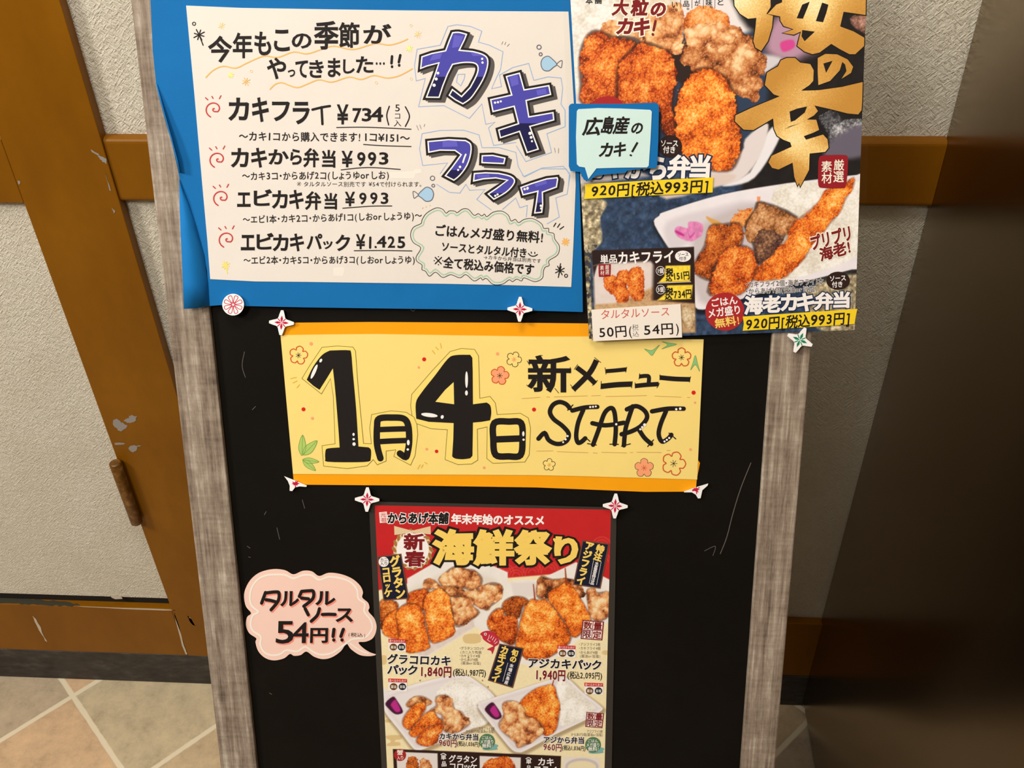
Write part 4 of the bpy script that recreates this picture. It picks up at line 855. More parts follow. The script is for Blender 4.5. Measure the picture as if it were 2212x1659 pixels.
pic.crumb(sm([(1300, 50), (1345, 40), (1400, 55), (1395, 95), (1350, 95), (1316, 88)], 3), KARA, 7, 11, 20, 4); pic.crumb(sm([(1400, 30), (1440, 10), (1475, 20), (1482, 70), (1470, 110), (1430, 122), (1396, 100)], 3), KARA, 7, 12, 24, 4)
pic.fill(sm([(1330, 78), (1372, 80), (1386, 96), (1360, 104), (1335, 96)], 3), (92, 74, 66), 3, 0.9)
pic.crumb(sm([(1475, 115), (1490, 72), (1530, 58), (1590, 55), (1622, 76), (1648, 118), (1650, 155), (1640, 200), (1604, 222), (1580, 200), (1545, 172), (1500, 158), (1478, 142)], 4), KARAD, 8, 14, 40, 4, 0.4)
pic.crumb(sm([(1484, 66), (1520, 52), (1560, 50), (1600, 62), (1570, 92), (1520, 98), (1490, 104)], 4), KARA, 7, 15, 20, 4)
for q, pal, sd in ((R1((280, 280), (190, 350), (140, 520), (150, 760), (170, 930), (480, 930), (500, 640), (600, 480), (620, 380), (420, 330)), FRY, 21), (R1((680, 390), (560, 490), (482, 600), (472, 780), (500, 940), (830, 960), (880, 1180), (985, 1190), (965, 900), (1000, 650), (955, 500), (820, 415)), FRY, 22),
                   ([(1492, 164), (1470, 195), (1461, 240), (1461, 300), (1478, 342), (1515, 362), (1570, 368), (1590, 350), (1600, 310), (1592, 260), (1585, 205), (1562, 165), (1522, 148)], FRYB, 23)):
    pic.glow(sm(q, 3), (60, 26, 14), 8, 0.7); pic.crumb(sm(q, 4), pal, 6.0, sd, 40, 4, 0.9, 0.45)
pic.fill(sm([(1430, 400), (1500, 380), (1560, 375), (1590, 380), (1560, 400), (1440, 430)], 3), (222, 200, 186), 4)
# lower meal
tr = sm([(1414, 486), (1424, 466), (1440, 456), (1560, 420), (1700, 396), (1850, 378), (1870, 380), (1870, 570), (1840, 582), (1700, 618), (1620, 640), (1560, 660), (1508, 668), (1498, 640), (1490, 590), (1462, 560)], 4)
pic.glow([(x + 2, y + 5) for x, y in tr], (14, 16, 22), 10, 0.8); pic.fill(tr, (238, 228, 226), 1.4, 1, 0.02, 20); pic.fill(sm([(1440, 480), (1540, 450), (1620, 434), (1650, 470), (1560, 500), (1500, 520), (1450, 540)], 4), (214, 202, 202), 8, 0.8)
pic.fill(sm([(1500, 500), (1640, 440), (1680, 520), (1600, 640), (1510, 650)], 3), (196, 182, 178), 10, 0.8)
pic.rice(sm([(1672, 412), (1740, 394), (1850, 390), (1862, 400), (1858, 520), (1845, 556), (1760, 590), (1690, 606), (1640, 600), (1660, 520)], 4), 5, 1.0, 5.5)
pic.fill(sm(R3((1000, 545), (1040, 500), (1130, 520), (1140, 460), (1240, 460), (1285, 500), (1270, 590), (1200, 640), (1140, 650), (1040, 610)), 4), (222, 130, 176), 2, 1, 0.15, 6); pic.fill(sm(R3((1010, 540), (1090, 580), (1090, 600), (1020, 570)), 3), (196, 40, 130), 2); pic.fill(sm(R3((1130, 530), (1150, 600), (1200, 560), (1180, 600), (1150, 620)), 3), (198, 80, 150), 2)
pic.crumb(sm(R4((330, 440), (400, 350), (480, 310), (560, 330), (560, 440), (480, 480), (380, 480)), 3), CARROT, 5, 31, 8, 4, 0.6); pic.fill(R4((590, 195), (622, 195), (620, 300), (592, 290)), (236, 150, 100), 1.5); pic.fill(sm(R4((110, 380), (160, 400), (250, 440), (200, 470), (130, 420)), 3), (220, 160, 80), 2)
pic.glow(sm(R4((480, 480), (570, 330), (630, 250), (960, 390), (850, 560), (740, 740), (600, 830), (560, 650)), 3), (40, 24, 20), 6, 0.7)
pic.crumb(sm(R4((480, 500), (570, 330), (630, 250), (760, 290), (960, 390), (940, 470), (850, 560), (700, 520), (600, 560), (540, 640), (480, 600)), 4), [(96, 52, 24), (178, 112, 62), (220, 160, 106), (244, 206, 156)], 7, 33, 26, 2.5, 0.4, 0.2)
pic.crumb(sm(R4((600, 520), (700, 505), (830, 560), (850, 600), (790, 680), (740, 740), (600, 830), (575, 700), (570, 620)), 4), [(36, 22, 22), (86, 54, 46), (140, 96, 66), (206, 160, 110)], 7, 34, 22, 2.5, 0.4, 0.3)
q = R4((1500, 20), (1490, 110), (1420, 220), (1370, 340), (1280, 440), (1190, 560), (1100, 650), (1040, 770), (920, 890), (840, 960), (640, 985), (555, 975), (565, 900), (700, 770), (860, 610), (930, 450), (1050, 360), (1180, 240), (1250, 130), (1400, 80))
pic.glow(sm(q, 3), (120, 60, 30), 5, 0.5); pic.crumb(sm(q, 4), FRYB, 4.6, 35, 26, 3, 0.75, 0.5)
for q, sd, pal in ((R4((150, 480), (270, 460), (420, 450), (455, 560), (420, 670), (300, 720), (200, 850), (160, 980), (20, 920), (18, 800), (100, 660)), 36, FRYD), (R4((330, 690), (450, 660), (560, 720), (585, 850), (540, 980), (430, 1110), (150, 1120), (150, 1000), (200, 860), (260, 740)), 37, FRY)):
    pic.glow(sm(q, 3), (60, 30, 18), 6, 0.6); pic.crumb(sm(q, 4), pal, 5.0, sd, 30, 3.5, 0.9, 0.45)
# inset panel: single fried oysters
pq2 = R3((178, 742), (1195, 706), (1210, 1555), (225, 1600)); pic.fill(pq2, (44, 26, 22), 0.8)
pic.fill(R3((190, 900), (300, 870), (760, 850), (820, 900), (800, 1260), (205, 1320)), (226, 208, 196), 4, 1, 0.05, 20); pic.fill(R3((480, 1250), (800, 1100), (810, 1270), (520, 1330)), (196, 150, 104), 4, 1, 0.25, 3, 4)
pic.fill(R3((185, 900), (230, 890), (200, 1000)), (44, 26, 22), 2); pic.fill(R3((790, 850), (840, 850), (830, 1270), (780, 1270)), (44, 26, 22), 6)
for q, sd in ((R3((300, 1010), (400, 990), (440, 1060), (420, 1150), (380, 1180), (310, 1120)), 41), (R3((440, 950), (520, 935), (560, 1000), (540, 1080), (460, 1080), (425, 1010)), 42), (R3((560, 930), (640, 905), (690, 960), (695, 1200), (620, 1245), (560, 1190), (530, 1060)), 43), (R3((390, 1050), (450, 1030), (520, 1090), (550, 1200), (520, 1270), (450, 1285), (400, 1200)), 44)):
    pic.crumb(sm(q, 4), FRY, 4.2, sd, 16, 2, 0.9, 0.4)
pic.fill(R3((205, 1280), (800, 1240), (1205, 1270), (1210, 1560), (215, 1600)), (198, 158, 112), 3, 1, 0.15, 5); pic.crumb(sm(R3((1075, 1310), (1160, 1300), (1200, 1350), (1190, 1500), (1090, 1500)), 3), [(150, 116, 78), (196, 160, 114), (222, 196, 156), (240, 226, 200)], 6, 45, 14, 2)
for q in (R3((912, 895), (1158, 890), (1155, 1050), (840, 1062), (900, 1000)), R3((930, 1090), (1182, 1085), (1168, 1225), (825, 1240), (900, 1180))): pic.fill(q, (250, 214, 62), 1.5, 1, 0.12, 5)
pic.build('print', HR, rp)
a = Art(HR + 0.0001)
# gold brush title
sea1 = R2((168, -240), (490, -240), (492, 60), (455, 120), (400, 150), (300, 160), (232, 118), (185, 50)); sea2 = R2((372, 140), (430, 110), (512, 135), (505, 230), (470, 350), (412, 435), (362, 405), (345, 350), (362, 250))
sea3 = R2((468, 118), (540, 40), (590, 20), (600, -240), (1310, -240), (1303, 128), (1115, 100), (1086, 226), (1200, 268), (1292, 322), (1290, 392), (1215, 462), (1165, 462), (1085, 420), (1010, 374), (910, 448), (850, 462), (782, 440), (720, 392), (738, 320), (752, 268), (690, 296), (598, 282), (690, 250), (604, 222), (576, 175), (574, 140))
hol = [R2((762, 40), (826, 14), (806, 70), (768, 160), (714, 156)), R2((932, 22), (986, 40), (968, 110), (940, 190), (878, 180)), R2((762, 256), (870, 270), (782, 352), (756, 310))]
no = R2((895, 495), (960, 460), (1060, 464), (1150, 508), (1196, 570), (1178, 622), (1098, 672), (1140, 606), (1128, 550), (1104, 528), (1082, 600), (1000, 690), (900, 726), (894, 610)); noh = [R2((942, 542), (1022, 518), (966, 622))]
luck = R2((556, 566), (580, 515), (630, 494), (700, 494), (745, 535), (830, 546), (860, 600), (856, 690), (825, 725), (752, 774), (900, 770), (1100, 742), (1278, 700), (1274, 850), (1268, 940), (1240, 976), (1150, 968), (1000, 930), (866, 900), (896, 948), (862, 985), (800, 1020), (882, 1022), (906, 1108), (850, 1135), (775, 1162), (795, 1192), (940, 1148), (978, 1190), (986, 1262), (958, 1296), (825, 1310), (820, 1450), (745, 1592), (735, 1560), (722, 1585), (695, 1510), (680, 1388), (560, 1446), (505, 1432), (474, 1385), (500, 1330), (672, 1252), (660, 1215), (600, 1192), (548, 1158), (522, 1100), (514, 1010), (345, 1110), (262, 1106), (188, 1035), (192, 985), (330, 920), (570, 822), (520, 806), (443, 725), (462, 620), (500, 596)); lh = [R2((654, 952), (720, 926), (804, 908), (784, 960), (700, 1028), (664, 1040)), R2((606, 1104), (660, 1076), (760, 1046), (700, 1068))]
for q in (sea1, sea2, sea3, no, luck): a.poly(inset(q, -2.2), 'black', 1)
for q, h_ in ((sea1, ()), (sea2, ()), (sea3, hol), (no, noh), (luck, lh)): a.poly(q, 'gold', 3, h_)
# brush slogan top left, with pale halo
for c, x, y, w_, h_, r_ in (('大', 502, 66, 130, 135, 0), ('粒', 672, 68, 140, 140, 0), ('の', 838, 85, 122, 112, 0), ('カ', 540, 235, 125, 130, 0), ('キ', 692, 240, 128, 145, 0)):
    (X, Y), = R1((x, y)); a.B(c, X, Y, w_ * .24113, h_ * .24113, 'maroon', 2, 0.05, 0, 0.18, 'cream', 0.07)
a.stroke(R1((812, 190), (795, 270)), 5.5, 'maroon', 3); a.stroke(R1((788, 306), (790, 310)), 5.5, 'maroon', 3)
for c, x, y, s_ in (('い', 985, 42, 50), ('品', 1088, 34, 52), ('が', 1188, 26, 50), ('味', 1292, 24, 56), ('と', 1395, 20, 50), ('し', 985, -60, 50), ('粒', 1088, -60, 50), ('海', 1292, -60, 50), ('逸', 1088, -110, 50)):
    (X, Y), = R1((x, y)); a.B(c, X, Y, s_ * .24113, s_ * .24113, 'black', 2, 0.01)
for x, y in ((1000, 88), (1103, 78), (1312, 62)): (X, Y), = R1((x, y)); a.stroke([(X + 2 * math.cos(t), Y + 2 * math.sin(t)) for t in np.linspace(0, 6.28, 8)[:-1]], 1, 'black', 2, closed=True, n=2)
for x in (1038, 1140, 1243, 1346): a.stroke(R1((x, -200), (x - 2, 74)), 0.9, 'black', 2)
a.B('本', *R1((218, 4))[0], 15, 15, 'thin', 2, 0.02); a.B('舗', *R1((298, 2))[0], 15, 15, 'thin', 2, 0.02)
(X, Y), = R1((385, 945)); a.ell(X, Y, 34, 20, 'badgered', 1)
# name of the first dish
for i, (c, x, w_) in enumerate((('カ', 265, 165), ('キ', 440, 165), ('か', 640, 175), ('ら', 838, 130), ('弁', 1025, 190), ('当', 1212, 165))):
    (X, Y), = R1((x, 1492)); 
    if c == 'ら': Y += 3
    a.B(c, X, Y, w_ * .24113, 195 * .24113, 'white', 3, 0.045, 0, 0.06, 'royal', 0.06)
(X, Y), = R1((945, 1312)); a.ell(X, Y, 106 * .24113, 102 * .24113, 'panelbrown', 4); a.T('ソース', *R1((856, 1282), (1018, 1284)), 62 * .24113, 'white', 5, 0.02); a.T('付き', *R1((880, 1340), (996, 1342)), 62 * .24113, 'white', 5, 0.02)
# second dish
a.T('プリプリ', *R4((1090, 640), (1490, 530)), 140 * .2291, 'maroon', 4, 0.04, slant=.1, outline='cream', ob=.06)
a.T('海老!', *R4((1180, 748), (1480, 664)), 122 * .2291, 'maroon', 4, 0.04, slant=.1, outline='cream', ob=.06)
a.T('・カキフライ2個・海老フライ1本', *R4((478, 1024), (1218, 994)), 58 * .2291, 'black', 4, 0.008, outline='white', ob=.05); a.T('・からあげ1個(醤油or旨塩)', *R4((478, 1088), (1160, 1064)), 56 * .2291, 'black', 4, 0.008, outline='white', ob=.05)
(X, Y), = R4((1355, 988)); a.ell(X, Y, 112 * .2291, 86 * .2291, 'panelbrown', 4); a.T('ソース', *R4((1272, 968), (1432, 960)), 56 * .2291, 'white', 5, 0.02); a.T('付き', *R4((1296, 1026), (1402, 1020)), 56 * .2291, 'white', 5, 0.02)
for c, x, y, w_, h_ in (('海', 558, 1218, 165, 165), ('老', 728, 1208, 160, 150), ('カ', 890, 1192, 140, 145), ('キ', 1048, 1190, 150, 160), ('弁', 1220, 1180, 165, 155), ('当', 1388, 1168, 140, 145)):
    (X, Y), = R4((x, y)); a.B(c, X, Y, w_ * .2291, h_ * .2291, 'white', 4, 0.045, -.03, 0.05, 'royal', 0.06)
(X, Y), = R4((288, 1280)); a.ell(X, Y, 185 * .2291, 180 * .2291, 'badgered', 4, n=36); a.T('ごはん', *R4((150, 1200), (408, 1168)), 78 * .2291, 'white', 5, 0.025); a.T('メガ盛り', *R4((122, 1300), (444, 1256)), 86 * .2291, 'white', 5, 0.025); a.T('無料!', *R4((190, 1392), (432, 1358)), 88 * .2291, 'goldtext', 5, 0.025)
sl = sm(R2((905, 1350), (950, 1326), (1110, 1322), (1150, 1345), (1148, 1480), (1130, 1590), (1100, 1605), (940, 1604), (900, 1580), (898, 1470)), 3); a.poly(sl, 'sealred', 4)
for c, x, y in (('素', 970, 1420), ('厳', 1075, 1408), ('材', 972, 1518), ('選', 1072, 1508)): (X, Y), = R2((x, y)); a.B(c, X, Y, 88 * kD, 92 * kD, 'cream', 5, 0.012)
# inset panel lettering
a.T('単品', *R3((258, 830), (432, 822)), 84 * .21695, 'white', 3, 0.022); a.T('カキフライ', *R3((432, 820), (1002, 800)), 128 * .21695, 'white', 3, 0.028)
(X, Y), = R3((1085, 800)); a.ell(X, Y, 80 * .21695, 56 * .21695, 'white', 3); a.T('ソース', *R3((1028, 784), (1142, 780)), 42 * .21695, 'black', 4, 0.015); a.T('付き', *R3((1045, 824), (1122, 820)), 38 * .21695, 'black', 4, 0.015)
a.poly(sm(R3((245, 890), (260, 880), (355, 878), (366, 890), (362, 990), (350, 1000), (260, 1005), (246, 990)), 3), 'sealred', 3)
for c, x, y in (('素', 278, 915), ('厳', 330, 908), ('材', 282, 966), ('選', 330, 958)): (X, Y), = R3((x, y)); a.B(c, X, Y, 40 * .21695, 46 * .21695, 'cream', 4, 0.0)
for x, y, t in ((860, 945, '1個'), (862, 1132, '5個')):
    (X, Y), = R3((x, y)); a.ell(X, Y, 9.8, 10, 'white', 3); a.ell(X, Y, 8.8, 9, 'panelbrown', 4); a.T(t, (X - 7, Y), (X + 7, Y - .3), 11, 'white', 5, 0.02)
a.stroke(R3((830, 1068), (1162, 1054)), 1, 'white', 3)
for c, x, y, w_, h_ in (('税', 950, 960, 70, 80), ('込', 945, 1022, 60, 50), ('税', 945, 1150, 80, 70), ('込', 940, 1205, 70, 50)): (X, Y), = R3((x, y)); a.B(c, X, Y, w_ * .21695, h_ * .21695, 'black', 5, 0.035)
a.T('151円', *R3((985, 1000), (1150, 985)), 84 * .21695, 'black', 5, 0.02); a.T('734円', *R3((990, 1182), (1172, 1168)), 90 * .21695, 'black', 5, 0.02)
a.build('lettering', rp)
_f, _t = tess(sm([(1213, -85), (1219, 100), (1229, 300), (1240, 560), (1250, 700)], 3, False) + [(1254, 728), (1262, 740), (1276, 744), (1400, 742), (1518, 739), (1670, 735), (1855, 724), (1862, 719), (1870, 480), (1877, 280), (1886, -85)])
link_mesh('laminate_film', [P(x, y, HR + 0.0005) for x, y in _f], _t, film_mat(), rp)
tag(rp, 'laminated fried oyster lunch poster with gold brush title over the signboard right edge', 'poster')

# price strips and paper slips stuck on the laminated poster
HS = HR + 0.0008
def strip(pts, txt, ta, tb, h_, label):
    r = root('price_tape', P(*pts[3], HS)); slab('tape', pts, HS, HS + 0.0002, mat('yellow_tape', (242, 205, 36), 0.45), r)
    t = Art(HS + 0.00024); t.T(txt, ta, tb, h_, 'black', 1, 0.022, 0.14, .07); t.build('lettering', r)
    return tag(r, label, 'price tape', 'yellow price tapes on the laminated poster')
strip(R3((108, 82), (700, 48), (1388, 14), (1384, 60), (1380, 165), (700, 198), (100, 230), (112, 160)), '920円[税込993円]', R3((165, 150), (760, 122))[0], R3((0, 0), (1350, 96))[1], 128 * .21695, 'yellow price tape below the blue speech bubble card, half way up the laminated poster')
strip(R4((456, 1326), (1000, 1290), (1536, 1254), (1520, 1330), (1510, 1396), (1000, 1430), (456, 1460), (466, 1390)), '920円[税込993円]', R4((480, 1398), (0, 0))[0], R4((0, 0), (1475, 1338))[1], 118 * .2291, 'yellow price tape above the green star magnet, at the bottom of the laminated poster')
nt = root('price_slip', P(1375, 733, HS)); q = R3((175, 1332), (640, 1300), (1060, 1275), (1070, 1450), (1076, 1608), (640, 1625), (192, 1646), (180, 1480)); slab('slip', q, HS, HS + 0.0003, paper('white_slip', (240, 226, 208), 0.1, 0.6), nt)
a = Art(HS + 0.00034); a.T('タルタルソース', *R3((262, 1382), (958, 1348)), 96 * .21695, 'noted', 1, 0.0, 0.05, .04)
a.T('50円(', *R3((240, 1560), (590, 1540)), 118 * .21695, 'black', 1, 0.012, 0, .03); a.T('54円)', *R3((685, 1536), (1060, 1512)), 118 * .21695, 'black', 1, 0.012, 0, .03)
for c, x, y in (('税', 610, 1508), ('込', 615, 1570)): (X, Y), = R3((x, y)); a.B(c, X, Y, 66 * .21695, 60 * .21695, 'thin', 1, -0.012)
a.build('lettering', nt); tag(nt, 'white paper slip with tartar sauce price on the laminated poster bottom left corner', 'paper slip')
# blue bubble card
HC = HS + 0.0035
bc = root('speech_bubble_card', P(1320, 390, HC))
slab('backing', R1((36, 955), (45, 938), (62, 928), (200, 930), (500, 930), (815, 920), (838, 935), (844, 965), (838, 1250), (828, 1480), (815, 1505), (700, 1512), (560, 1528), (545, 1548), (400, 1560), (282, 1572), (215, 1622), (172, 1612), (135, 1540), (52, 1532), (36, 1490)), HC, HC + 0.0006, paper('blue_card', (8, 104, 164), 0.1, 0.6), bc)
fc = slab('face', R1((108, 995), (122, 978), (300, 968), (500, 972), (765, 984), (780, 1000), (768, 1250), (752, 1485), (736, 1500), (500, 1502), (284, 1508), (212, 1604), (180, 1500), (128, 1492), (108, 1470), (100, 1230)), HC + 0.0008, HC + 0.0011, paper('pale_mint_card', (204, 226, 214), 0.1, 0.6), bc)
a = Art(HC + 0.0012)
for c, x, y, w_, h_ in (('広', 250, 1132, 150, 155), ('島', 388, 1120, 100, 150), ('産', 508, 1122, 125, 150), ('の', 648, 1150, 95, 92), ('カ', 372, 1342, 105, 118), ('キ', 495, 1338, 100, 122)): (X, Y), = R1((x, y)); a.B(c, X, Y, w_ * .24113, h_ * .24113, 'black', 1, 0.032, 0, 0.22)
a.stroke(R1((652, 1275), (602, 1362)), 4.6, 'black', 1, cap=False); a.stroke(R1((595, 1384), (588, 1398)), 5, 'black', 1, cap=False)
a.build('lettering', fc); tag(bc, 'blue and mint speech bubble card stuck on the left edge of the laminated poster', 'card')
# ================================================================== LOWER FOOD POSTER in its dark sleeve
HF = PH + 0.0012
fp = root('food_poster', P(1080, 1790, HF))
dk = mat('dark_sleeve', (58, 52, 45), 0.4)
slab('sleeve', [(797, 1090), (803, 1083.5), (1060, 1089), (1325, 1096), (1332, 1103), (1329, 1270), (1325.7, 1440), (1321.5, 1659), (1318, 1830), (830, 1820), (824.5, 1659), (813, 1440), (805, 1260)], HF - 0.0005, HF - 0.0002, dk, fp)
fq = [(809.5, 1091.5), (1320, 1101), (1302.5, 1795), (842, 1785)]
pic = Picture(fq, 400, 545, (246, 226, 176))
ix = np.arange(len(pic.X)); pic.c *= (1 + (fbm(pic.X / 3, pic.Y / 3, 4) - .5) * .05)[:, None]
hdr = [(790, 1080), (1340, 1080), (1340, 1262), (1310, 1250), (1200, 1240), (1100, 1248), (900, 1256), (818, 1275), (790, 1275)]
pic.fill(hdr, (196, 36, 36), 2, 1, 0.03, 30)
# wave pattern arcs in the red
for cx_, cy_ in ((1115, 1245), (1150, 1238), (1185, 1232), (1135, 1225), (1090, 1238), (1170, 1215), (1060, 1230), (1300, 1215), (1300, 1180)):
    for r in (8, 14, 20):
        d = np.abs(np.hypot(pic.X - cx_, pic.Y - cy_) - r); k = (d < 1.6) & (pic.Y < cy_) & (pic.Y < 1252); pic.c[k] += (np.array((224, 70, 60.)) - pic.c[k]) * .55
# pale ochre cloud bands
for q in (L3((240, 870), (330, 870), (340, 910), (250, 915)), L3((265, 1130), (480, 1120), (520, 1150), (500, 1190), (420, 1200), (400, 1230), (480, 1240), (480, 1290), (280, 1300), (280, 1260), (330, 1240), (320, 1200), (270, 1180)), L1((1120, 1060), (1300, 1050), (1310, 1150), (1130, 1155)), L2((1560, 1250), (1640, 1250), (1640, 1300), (1560, 1290)), L1((130, 1310), (190, 1310), (190, 1400), (140, 1410))):
    pic.fill(sm(q, 3), (220, 184, 120), 1, 0.8)
for x, y in ((905, 1470), (1040, 1470), (1052, 1484), (1230, 1472), (1010, 1420), (1026, 1408)): pic.fill([(x, y), (x + 3, y - 2), (x + 4, y + 2)], (90, 70, 40), .6)
# upper left pack
t1 = L1((440, 385), (760, 200), (1000, 150), (1300, 160), (1640, 310), (1650, 600), (1280, 860), (1270, 960), (620, 1360), (560, 1300), (120, 1040), (110, 640), (440, 640))
pic.fill(t1, (238, 228, 214), 1.5, 1, .03, 20); pic.fill(L1((1230, 880), (1250, 960), (640, 1330), (560, 1280), (720, 1180)), (226, 206, 192), 3, 1, .05, 8); pic.fill(L1((460, 520), (700, 400), (900, 300), (1100, 250), (1500, 400), (1560, 560), (1200, 800), (400, 900)), (228, 214, 194), 8)
for q, pal, sd, cs in ((L1((1060, 230), (1150, 280), (1240, 290), (1330, 380), (1310, 480), (1220, 520), (1100, 500), (1010, 560), (900, 500), (820, 400), (900, 320), (960, 270)), KARA, 51, 5), (L1((650, 410), (760, 410), (850, 480), (1040, 480), (1110, 540), (1090, 600), (900, 580), (780, 500), (660, 520)), KARAD, 52, 5), (L1((1100, 560), (1290, 500), (1450, 440), (1570, 480), (1550, 620), (1440, 710), (1390, 760), (1240, 690), (1110, 620)), KARA, 53, 5), (L1((960, 640), (1080, 600), (1230, 640), (1220, 720), (1300, 790), (1200, 880), (1060, 960), (1000, 900)), KARA, 54, 5),
                       (L1((110, 670), (250, 650), (330, 700), (300, 800), (180, 880), (130, 980)), FRYD, 55, 5), (L1((470, 560), (640, 510), (700, 560), (640, 640), (630, 760), (480, 740), (440, 650)), FRY, 56, 5), (L1((170, 860), (270, 780), (340, 800), (350, 1100), (280, 1100), (150, 1030)), FRYB, 57, 5),
                       (L1((310, 800), (420, 690), (560, 700), (630, 800), (660, 950), (700, 1150), (690, 1220), (500, 1270), (420, 1240), (340, 1100), (330, 950)), FRYB, 58, 5), (L1((640, 640), (740, 540), (850, 510), (940, 600), (970, 750), (1000, 960), (980, 1060), (790, 1150), (710, 1120), (680, 960), (645, 780)), FRYB, 59, 5)):
    pic.glow(sm(q, 3), (96, 50, 22), 4, .6); pic.crumb(sm(q, 4), pal, cs, sd, 17, 2.2, .9, .35)
# upper right pack
t2 = L2((440, 420), (620, 400), (800, 400), (1240, 190), (1640, 400), (1640, 900), (1300, 1100), (1000, 1330), (760, 1440), (560, 1400), (330, 1180), (30, 950), (30, 870), (330, 700))
pic.fill(t2, (240, 230, 216), 1.5, 1, .03, 20); pic.fill(L2((460, 430), (780, 430), (760, 600), (500, 620)), (230, 216, 204), 4)
for q, pal, sd, cs in ((L2((830, 360), (960, 400), (1200, 400), (1330, 560), (1200, 640), (900, 640), (780, 600), (780, 460)), KARAD, 61, 5), (L2((1370, 540), (1440, 510), (1500, 560), (1640, 560), (1640, 800), (1560, 880), (1460, 880), (1400, 740)), KARA, 62, 5), (L2((370, 680), (470, 610), (600, 610), (670, 660), (600, 740), (560, 850), (460, 860), (370, 780)), FRYD, 63, 5), (L2((200, 850), (290, 750), (380, 760), (370, 830), (480, 830), (540, 900), (520, 1100), (480, 1180), (340, 1120), (200, 980)), FRY, 64, 5),
                       (L2((1120, 450), (1200, 490), (1300, 640), (1420, 880), (1330, 1010), (1200, 1080), (1060, 840), (920, 640), (950, 520)), FRYB, 65, 4.2), (L2((700, 640), (800, 650), (900, 660), (1040, 830), (1180, 1100), (1060, 1230), (900, 1330), (700, 1360), (600, 1300), (520, 1180), (560, 960), (620, 760)), FRYB, 66, 4.2)):
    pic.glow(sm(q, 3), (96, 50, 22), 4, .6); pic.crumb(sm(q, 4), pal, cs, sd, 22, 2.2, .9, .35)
for q in (L2((1105, 260), (1118, 260), (1140, 470), (1115, 470)), L2((725, 450), (738, 455), (760, 640), (740, 640))): pic.fill(q, (160, 60, 24), 1)
# lower left lunch box
t3 = sm(L3((225, 450), (240, 430), (900, 240), (1300, 150), (1560, 150), (1700, 210), (2020, 470), (2060, 720), (1960, 880), (1300, 1170), (900, 1340), (760, 1370), (660, 1290), (500, 1080), (250, 760), (222, 600)), 4)
def lunch(t, k, f, pick, ricep, foods, seed):
    pic.glow([(x + 2, y + 4) for x, y in t], (120, 90, 60), 8, .5); pic.fill(t, (242, 232, 226), 1.2, 1, .02, 16); pic.fill(inset(t, 6), (226, 210, 202), 4, .8); pic.fill(inset(t, 11), (236, 226, 218), 5, .9)
    pic.rice(sm(ricep, 4), seed, 1.02, 4.2)
    pic.fill(sm(pick, 3), (70, 20, 50), 1.5); m_ = np.array(pick).mean(0); pic.fill(sm([(x * .55 + m_[0] * .45 + 3, y * .7 + m_[1] * .3) for x, y in pick], 3), (190, 44, 130), 2)
    for q, pal, sd, cs in foods: pic.glow(sm(q, 3), (110, 60, 30), 4, .5); pic.crumb(sm(q, 4), pal, cs, sd, 14, 1.8, .9, .35)
lunch(t3, .132, L3, L3((245, 600), (370, 490), (440, 560), (535, 730), (470, 780), (390, 770), (300, 690)), L3((1080, 470), (1300, 230), (1540, 190), (1720, 280), (1980, 500), (1940, 900), (1640, 990), (1400, 760)),
      [(L3((590, 620), (700, 510), (850, 490), (1000, 580), (900, 640), (680, 670)), KARAD, 71, 4), (L3((1080, 500), (1240, 470), (1330, 560), (1380, 700), (1490, 740), (1550, 830), (1620, 900), (1600, 960), (1400, 1080), (1220, 1060), (1170, 900), (1160, 780), (980, 720), (1080, 640)), KARA, 72, 4.5), (L3((640, 700), (760, 600), (880, 590), (900, 700), (800, 860), (650, 1030), (540, 960), (540, 850)), FRYB, 73, 4), (L3((900, 770), (1020, 730), (1100, 830), (1180, 880), (1160, 950), (960, 980), (860, 1080), (740, 1150), (640, 1100), (680, 1010)), FRYB, 74, 4), (L3((860, 1080), (960, 990), (1160, 940), (1190, 1010), (1120, 1140), (1080, 1240), (940, 1300), (780, 1260), (760, 1180)), FRY, 75, 4)], 76)
t4 = sm(L4((22, 590), (60, 545), (500, 400), (1000, 240), (1250, 170), (1400, 180), (1640, 400), (1900, 600), (1920, 680), (1660, 830), (1200, 1050), (760, 1290), (640, 1320), (540, 1280), (400, 1120), (60, 690)), 4)
lunch(t4, .14, L4, L4((122, 650), (230, 550), (300, 610), (385, 760), (320, 815), (250, 800), (180, 740)), L4((1250, 240), (1400, 230), (1640, 470), (1830, 620), (1700, 760), (1400, 910), (1270, 860), (1230, 520)),
      [(L4((1180, 290), (1230, 430), (1275, 600), (1260, 800), (1210, 980), (1080, 1060), (1000, 1020), (860, 840), (700, 700), (670, 560), (760, 450), (900, 350), (1050, 300)), FRYB, 81, 4.2), (L4((400, 580), (500, 530), (640, 560), (740, 680), (760, 780), (900, 800), (1020, 920), (1020, 1020), (800, 1180), (640, 1240), (580, 1150), (400, 1000), (340, 880), (420, 740)), KARA, 82, 4.5)], 83)
pic.fill(L4((1185, 180), (1200, 180), (1170, 300), (1155, 290)), (150, 50, 20), 1)
